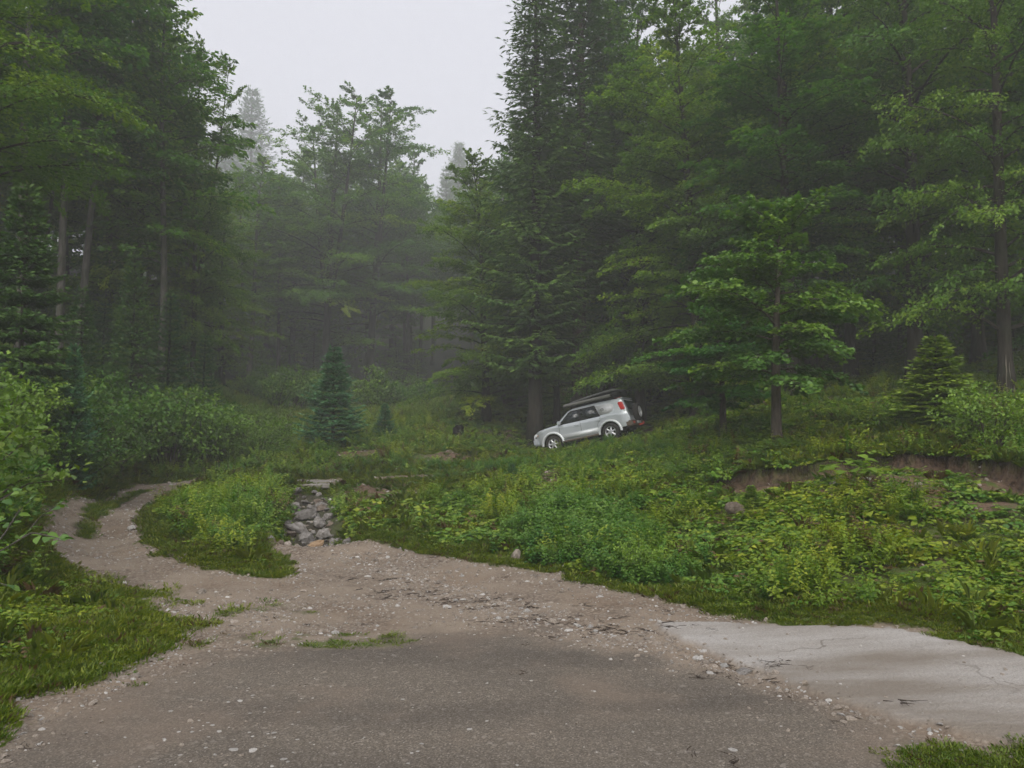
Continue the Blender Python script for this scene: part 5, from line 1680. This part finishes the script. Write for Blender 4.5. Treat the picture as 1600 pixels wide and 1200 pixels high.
for x, y, px, d in pts:
    z = on_ground(x, y)
    side = "left" if px < 380 else ("middle" if px < 800 else "right")
    depth = d - edge_d(px)
    k = rng.random()
    if k < .42: key, nm = ("beech_high", "beech_tree")
    elif k < .6: key, nm = ("beech_slim", "beech_tree")
    elif k < .78: key, nm = ("beech_a", "beech_tree")
    else: key, nm = ("fir_ragged" if k < .92 else "fir_tall", "fir_tree")
    Hs = rng.uniform(24, 34) if side == 'middle' else rng.uniform(17, 25) if nm == "beech_tree" else rng.uniform(20, 28)
    zmax = PT(px, float(skyline(px)) + rng.uniform(0, 30), d)[2]
    Hs = min(Hs, zmax - z)
    if Hs < 6: continue
    H_, R_k = PROTO[key][1], PROTO[key][2]
    kind = "beech" if nm == "beech_tree" else "fir"
    row = "in the wood's first rows" if depth < 14 else ("further back in the woods" if depth < 38 else "deep in the woods")
    spot = np.interp(px, [-300, 60, 200, 300, 470, 620, 760, 860, 980, 1150, 1290, 1420, 1540, 1900], range(14))
    spot = ["at the left picture edge", "above the left edge's bright spruce", "above the dark spruces of the left slope", "above the last dark spruce of the left slope",
            "left of the fork-stemmed beech", "behind the fork-stemmed beech", "right of the fork-stemmed beech", "left of the parked car", "behind the parked car",
            "between the parked car and the bright maple", "behind the bright maple", "left of the thick-trunked beech", "behind the fresh young spruce", "at the right picture edge"][int(spot)]
    lab = f"tall {kind} {row} {spot}"
    s_ = Hs / H_
    plant(key, nm, x, y, max(.55, s_) * rng.uniform(.85, 1.15), s_, rng.uniform(0, 6.28), (rng.normal(0, .02), rng.normal(0, .02)), lab,
          group=f"{kind} trees {row} {spot}", z=z)
# low growth of the forest floor that closes the view between the trunks
for k in range(90):
    px = rng.uniform(-100, 1750); d = edge_d(px) * rng.uniform(.93, 1.35) + 2
    if 985 < px < 1700 and rng.random() < .5: d += 6
    x, y = at_col(px, d)
    z = on_ground(x, y)
    h = rng.uniform(2.5, 6) * (1.5 if 350 < px < 760 else 1)
    if rng.random() < .6:
        plant("dark_spruce", "young_spruce", x, y, h / 7 * 1.15, h / 7, rng.uniform(0, 6), label="dark young spruce standing among the trunks inside the forest", group="young spruces in the forest shade", z=z)
    else:
        plant("beech_a", "beech_sapling", x, y, h / 20 * 1.6, h / 20, rng.uniform(0, 6), label="low beech sapling standing among the trunks inside the forest", group="beech saplings in the forest shade", z=z)

for k in range(46):
    px = rng.uniform(330, 800); d = rng.uniform(50, 60) if px > 740 else rng.uniform(52, 100)
    x, y = at_col(px, d)
    s = rng.uniform(1.1, 2.2)
    plant("shrub_a" if k % 2 else "shrub_c", "shrub", x, y, s, s, rng.uniform(0, 6), label="dim bushy shrub growing along the foot of the valley-end trees", cat="shrub", group="shrubs at the foot of the valley-end trees")

# shrubs of the left bank
SHR = poly_world([(-260,900),(-60,900),(20,860),(62,800),(100,762),(190,738),(330,728),(420,722),(440,700),(410,668),(330,650),(200,650),(60,640),(-100,640),(-300,650)])
rng = np.random.default_rng(5)
sp = []
for q in range(6000):
    x, y = rng.uniform(SHR[:, 0].min(), SHR[:, 0].max()), rng.uniform(SHR[:, 1].min(), SHR[:, 1].max())
    if sdf(np.array([x]), np.array([y]), SHR)[0] < .1: continue
    if any((x - a) ** 2 + (y - b) ** 2 < (.85 + .008 * y) ** 2 for a, b in sp): continue
    sp.append((x, y))
print("shrubs", len(sp))
for x, y in sp:
    kind = ("shrub_a", "shrub_b", "shrub_c")[rng.choice(3, p=[.45, .3, .25])]
    r = math.hypot(x, y); px = CX + x / y * F_PX
    e = sdf(np.array([x]), np.array([y]), GRAVEL_P)[0]
    e = min(1, max(0, (-e - .4) / 2.5))
    s = rng.uniform(.55, 1.4) * (.45 + .85 * e) * (1.15 if px < 330 else .8) * (1.25 if r > 19 else 1.0)
    zt_ = PT(px, float(np.interp(px, [-200, 0, 150, 300, 400], [535, 540, 572, 605, 632])) + rng.uniform(-8, 25), y)[2] - on_ground(x, y)
    s = max(.35, min(s * (1.25 if r > 15 else .85), zt_ / (PROTO[kind][1] * 1.12)))
    look = {"shrub_a": "dark green leafy shrub", "shrub_b": "yellowish-green loose shrub", "shrub_c": "upright broad-leaved shrub"}[kind]
    where = "near the left picture edge, above the grass verge" if px < 60 else ("on the left bank above the bend of the track" if px < 230 else ("on the left bank behind the grass strip of the track" if px < 400 else "by the mouth of the dark gap beyond the creek"))
    plant(kind, "shrub", x, y, s, s * rng.uniform(.9, 1.15), rng.uniform(0, 6.28), label=look + " " + where, cat="shrub", group="shrubs " + where)
for px, py, s, lab in [(1545, 705, .75, "low bushy shrub above the eroded edge at the far right"), (1110, 650, .6, "small shrub in the shade behind the low maple"), (1180, 640, .6, "small shrub in the shade between the two maple stems"),
                       (1000, 900, .32, "lowest dark clump at the foot of the right bank beside the nettles"), (868, 790, .3, "small leafy bush on the bank below the car"), (640, 690, .5, "small shrub beyond the dirt mound")]:
    p = hit(px, py)[0]
    plant("shrub_a", "shrub", p[0], p[1], s, s, rng.uniform(0, 6.28), label=lab, cat="shrub")
T("young_spruce", "young_spruce", 1174, 0, 752, 58, "knee-high spruce seedling on the bare earth below the eroded edge", base=803, rz=.3)
T("blue_spruce", "young_spruce", 800, 0, 720, 40, "tiny spruce seedling on the bank left below the car", base=752, rz=.3)

# bright big-leaved plant on the eroded edge
bm_ = Builder(); 
me_big = low_herb(77, 46, .42, .50, .19, 1.05, 6, M_BIG)
o = obj("coltsfoot_plant", me_big, loc=tuple(G(1330, 757))); tag(o, "bright yellow-green big-leaved plant growing on the eroded edge", "plant")
# white umbels over the shrubs
M_UMB = plain("white_umbels", (.75, .75, .70), .8, .2)
for k, (px, py, d, where) in enumerate([(322, 668, 22.8, "leftmost"), (338, 676, 22.6, "middle"), (356, 684, 22.4, "rightmost")]):
    top = PT(px, py, d); z0 = on_ground(top[0], top[1])
    e = empty("umbel_flower", (top[0], top[1], z0))
    h = max(.4, top[2] - z0)
    b = Builder(); V, F = tube([(0, 0, 0), (.03, 0, h * .6), (0, 0, h)], [.010, .008, .005], 5); b.add(V, F); obj("stem", b.mesh("umbel_stem", [M_STEM]), e)
    b = Builder(); g = np.random.default_rng(k)
    for q in range(26):
        a = g.uniform(0, 6.28); r = .11 * math.sqrt(g.uniform(0, 1))
        b.add(np.array([(r * cos(a) + .022 * cos(t), r * sin(a) + .022 * sin(t), h - r * .3 + .02) for t in np.linspace(0, 6.28, 6, endpoint=False)]), [np.array([list(range(6))])])
    obj("flower_head", b.mesh("umbel_head", [M_UMB]), e)
    tag(e, f"white umbel flower over the left shrubs, {where} of three", "flower")

# leafy young alder at the left edge whose branch reaches into the picture
def alder():
    g = np.random.default_rng(12)
    bx, by = at_col(-190, 4.4)
    z0 = on_ground(bx, by)
    e = empty("alder_sapling", (bx, by, z0))
    tw, lv = Builder(), Builder()
    def W(px, py, d): 
        return PT(px, py, d) - np.array([bx, by, z0])
    base = np.array([0, 0, -.05])
    st = [base, W(-170, 960, 4.5), W(-120, 880, 4.6), W(-80, 780, 4.7), W(-60, 700, 4.7)]
    V, F = tube(st, [.022, .018, .014, .009, .005], 7); tw.add(V, F)
    lines = [[W(-135, 900, 4.58), W(-60, 885, 4.6), W(0, 862, 4.6), W(38, 838, 4.62), W(62, 808, 4.65), W(88, 790, 4.7)],
             [W(20, 850, 4.6), W(50, 832, 4.5), W(80, 838, 4.45), W(94, 842, 4.4)], [W(-20, 868, 4.6), W(10, 830, 4.75), W(28, 800, 4.85), W(46, 782, 4.9)],
             [W(-60, 885, 4.6), W(-20, 905, 4.5), W(12, 915, 4.45)], [W(-95, 830, 4.65), W(-40, 800, 4.7), W(-5, 785, 4.75), W(20, 770, 4.8)], [W(-100, 860, 4.6), W(-50, 850, 4.9), W(0, 815, 5.1)]]
    P, A, NN, L = [], [], [], []
    for ln in lines:
        ln = np.array(ln); k = 14
        t = np.linspace(0, len(ln) - 1, k)
        q = np.stack([np.interp(t, range(len(ln)), ln[:, c]) for c in range(3)], -1)
        V, F = tube(q, np.linspace(.006, .002, k), 5, False); tw.add(V, F)
        dr = np.gradient(q, axis=0); dr /= np.linalg.norm(dr, axis=1, keepdims=True)
        for i in range(2, k):
            if g.random() < .25: continue
            sd = 1 if i % 2 else -1
            a = dr[i] * .6 + np.cross([0, 0, 1], dr[i]) * sd * .8 + [0, 0, g.uniform(-.7, .1)]
            P.append(q[i] + a * .015); A.append(a); NN.append(np.array([0, -.3, 1.0]) + g.normal(0, .35, 3)); L.append(g.uniform(.045, .07))
        P.append(q[-1]); A.append(dr[-1]); NN.append(np.array([0, 0, 1.0])); L.append(.05)
    V, F, Tn = leaves(np.array(P), np.array(A), np.array(NN), np.array(L), np.array(L) * .82, np.clip(g.normal(.45, .2, len(P)), 0, 1), shape=6)
    lv.add(V, F, Tn)
    obj("branches", tw.mesh("alder_twigs", [M_BARK_G]), e); obj("foliage", lv.mesh("alder_leaves", [M_MAPLE]), e)
    tag(e, "leafy sapling branch with rounded leaves reaching in from the left edge, nearest the camera", "sapling")
alder()
for px, d, s, lab in [(-40, 8.6, .62, "leafy bush at the left picture edge below the overhanging branch"), (-120, 7.0, .5, "leafy bush cut off by the left picture edge, nearest one"), (-20, 10.4, .6, "leafy bush at the left picture edge behind the overhanging branch")]:
    x, y = at_col(px, d)
    plant("shrub_a", "shrub", x, y, s, s, rng.uniform(0, 6.28), label=lab, cat="shrub")

# torn bark at the foot of the far right beech
def bark_scar():
    root = [o for o in bpy.data.objects if o.get('label', '').startswith("tall beech at the far right")][0]
    bpy.context.view_layer.update()
    inv = root.matrix_world.inverted()
    b = Builder(); g = np.random.default_rng(8)
    c0 = np.array(root.matrix_world.translation)
    sx = root.scale[0]; r0 = .26 * sx
    to = -c0[:2] / np.linalg.norm(c0[:2]); sd = np.array([-to[1], to[0]])
    for q in range(5):
        off = (q - 2) * .085
        pts = []
        for z in np.linspace(.12, 1.35 - abs(q - 2) * .22, 6):
            rr = r0 * (1 + .55 * math.exp(-z / 15 * 45)) * .97 + .015
            a = off / rr * (1 + .25 * math.exp(-z * 3)) 
            d = to * math.cos(a) + sd * math.sin(a)
            pts.append(inv @ Vector((c0[0] + d[0] * rr + g.normal(0, .006), c0[1] + d[1] * rr, c0[2] + z)))
        V, F = tube([tuple(p) for p in pts], np.array([.030, .034, .028, .024, .016, .004]) / sx, 5); b.add(V, F)
    obj("torn_bark", b.mesh("torn_bark", [M_BARK_P]), root)
bark_scar()
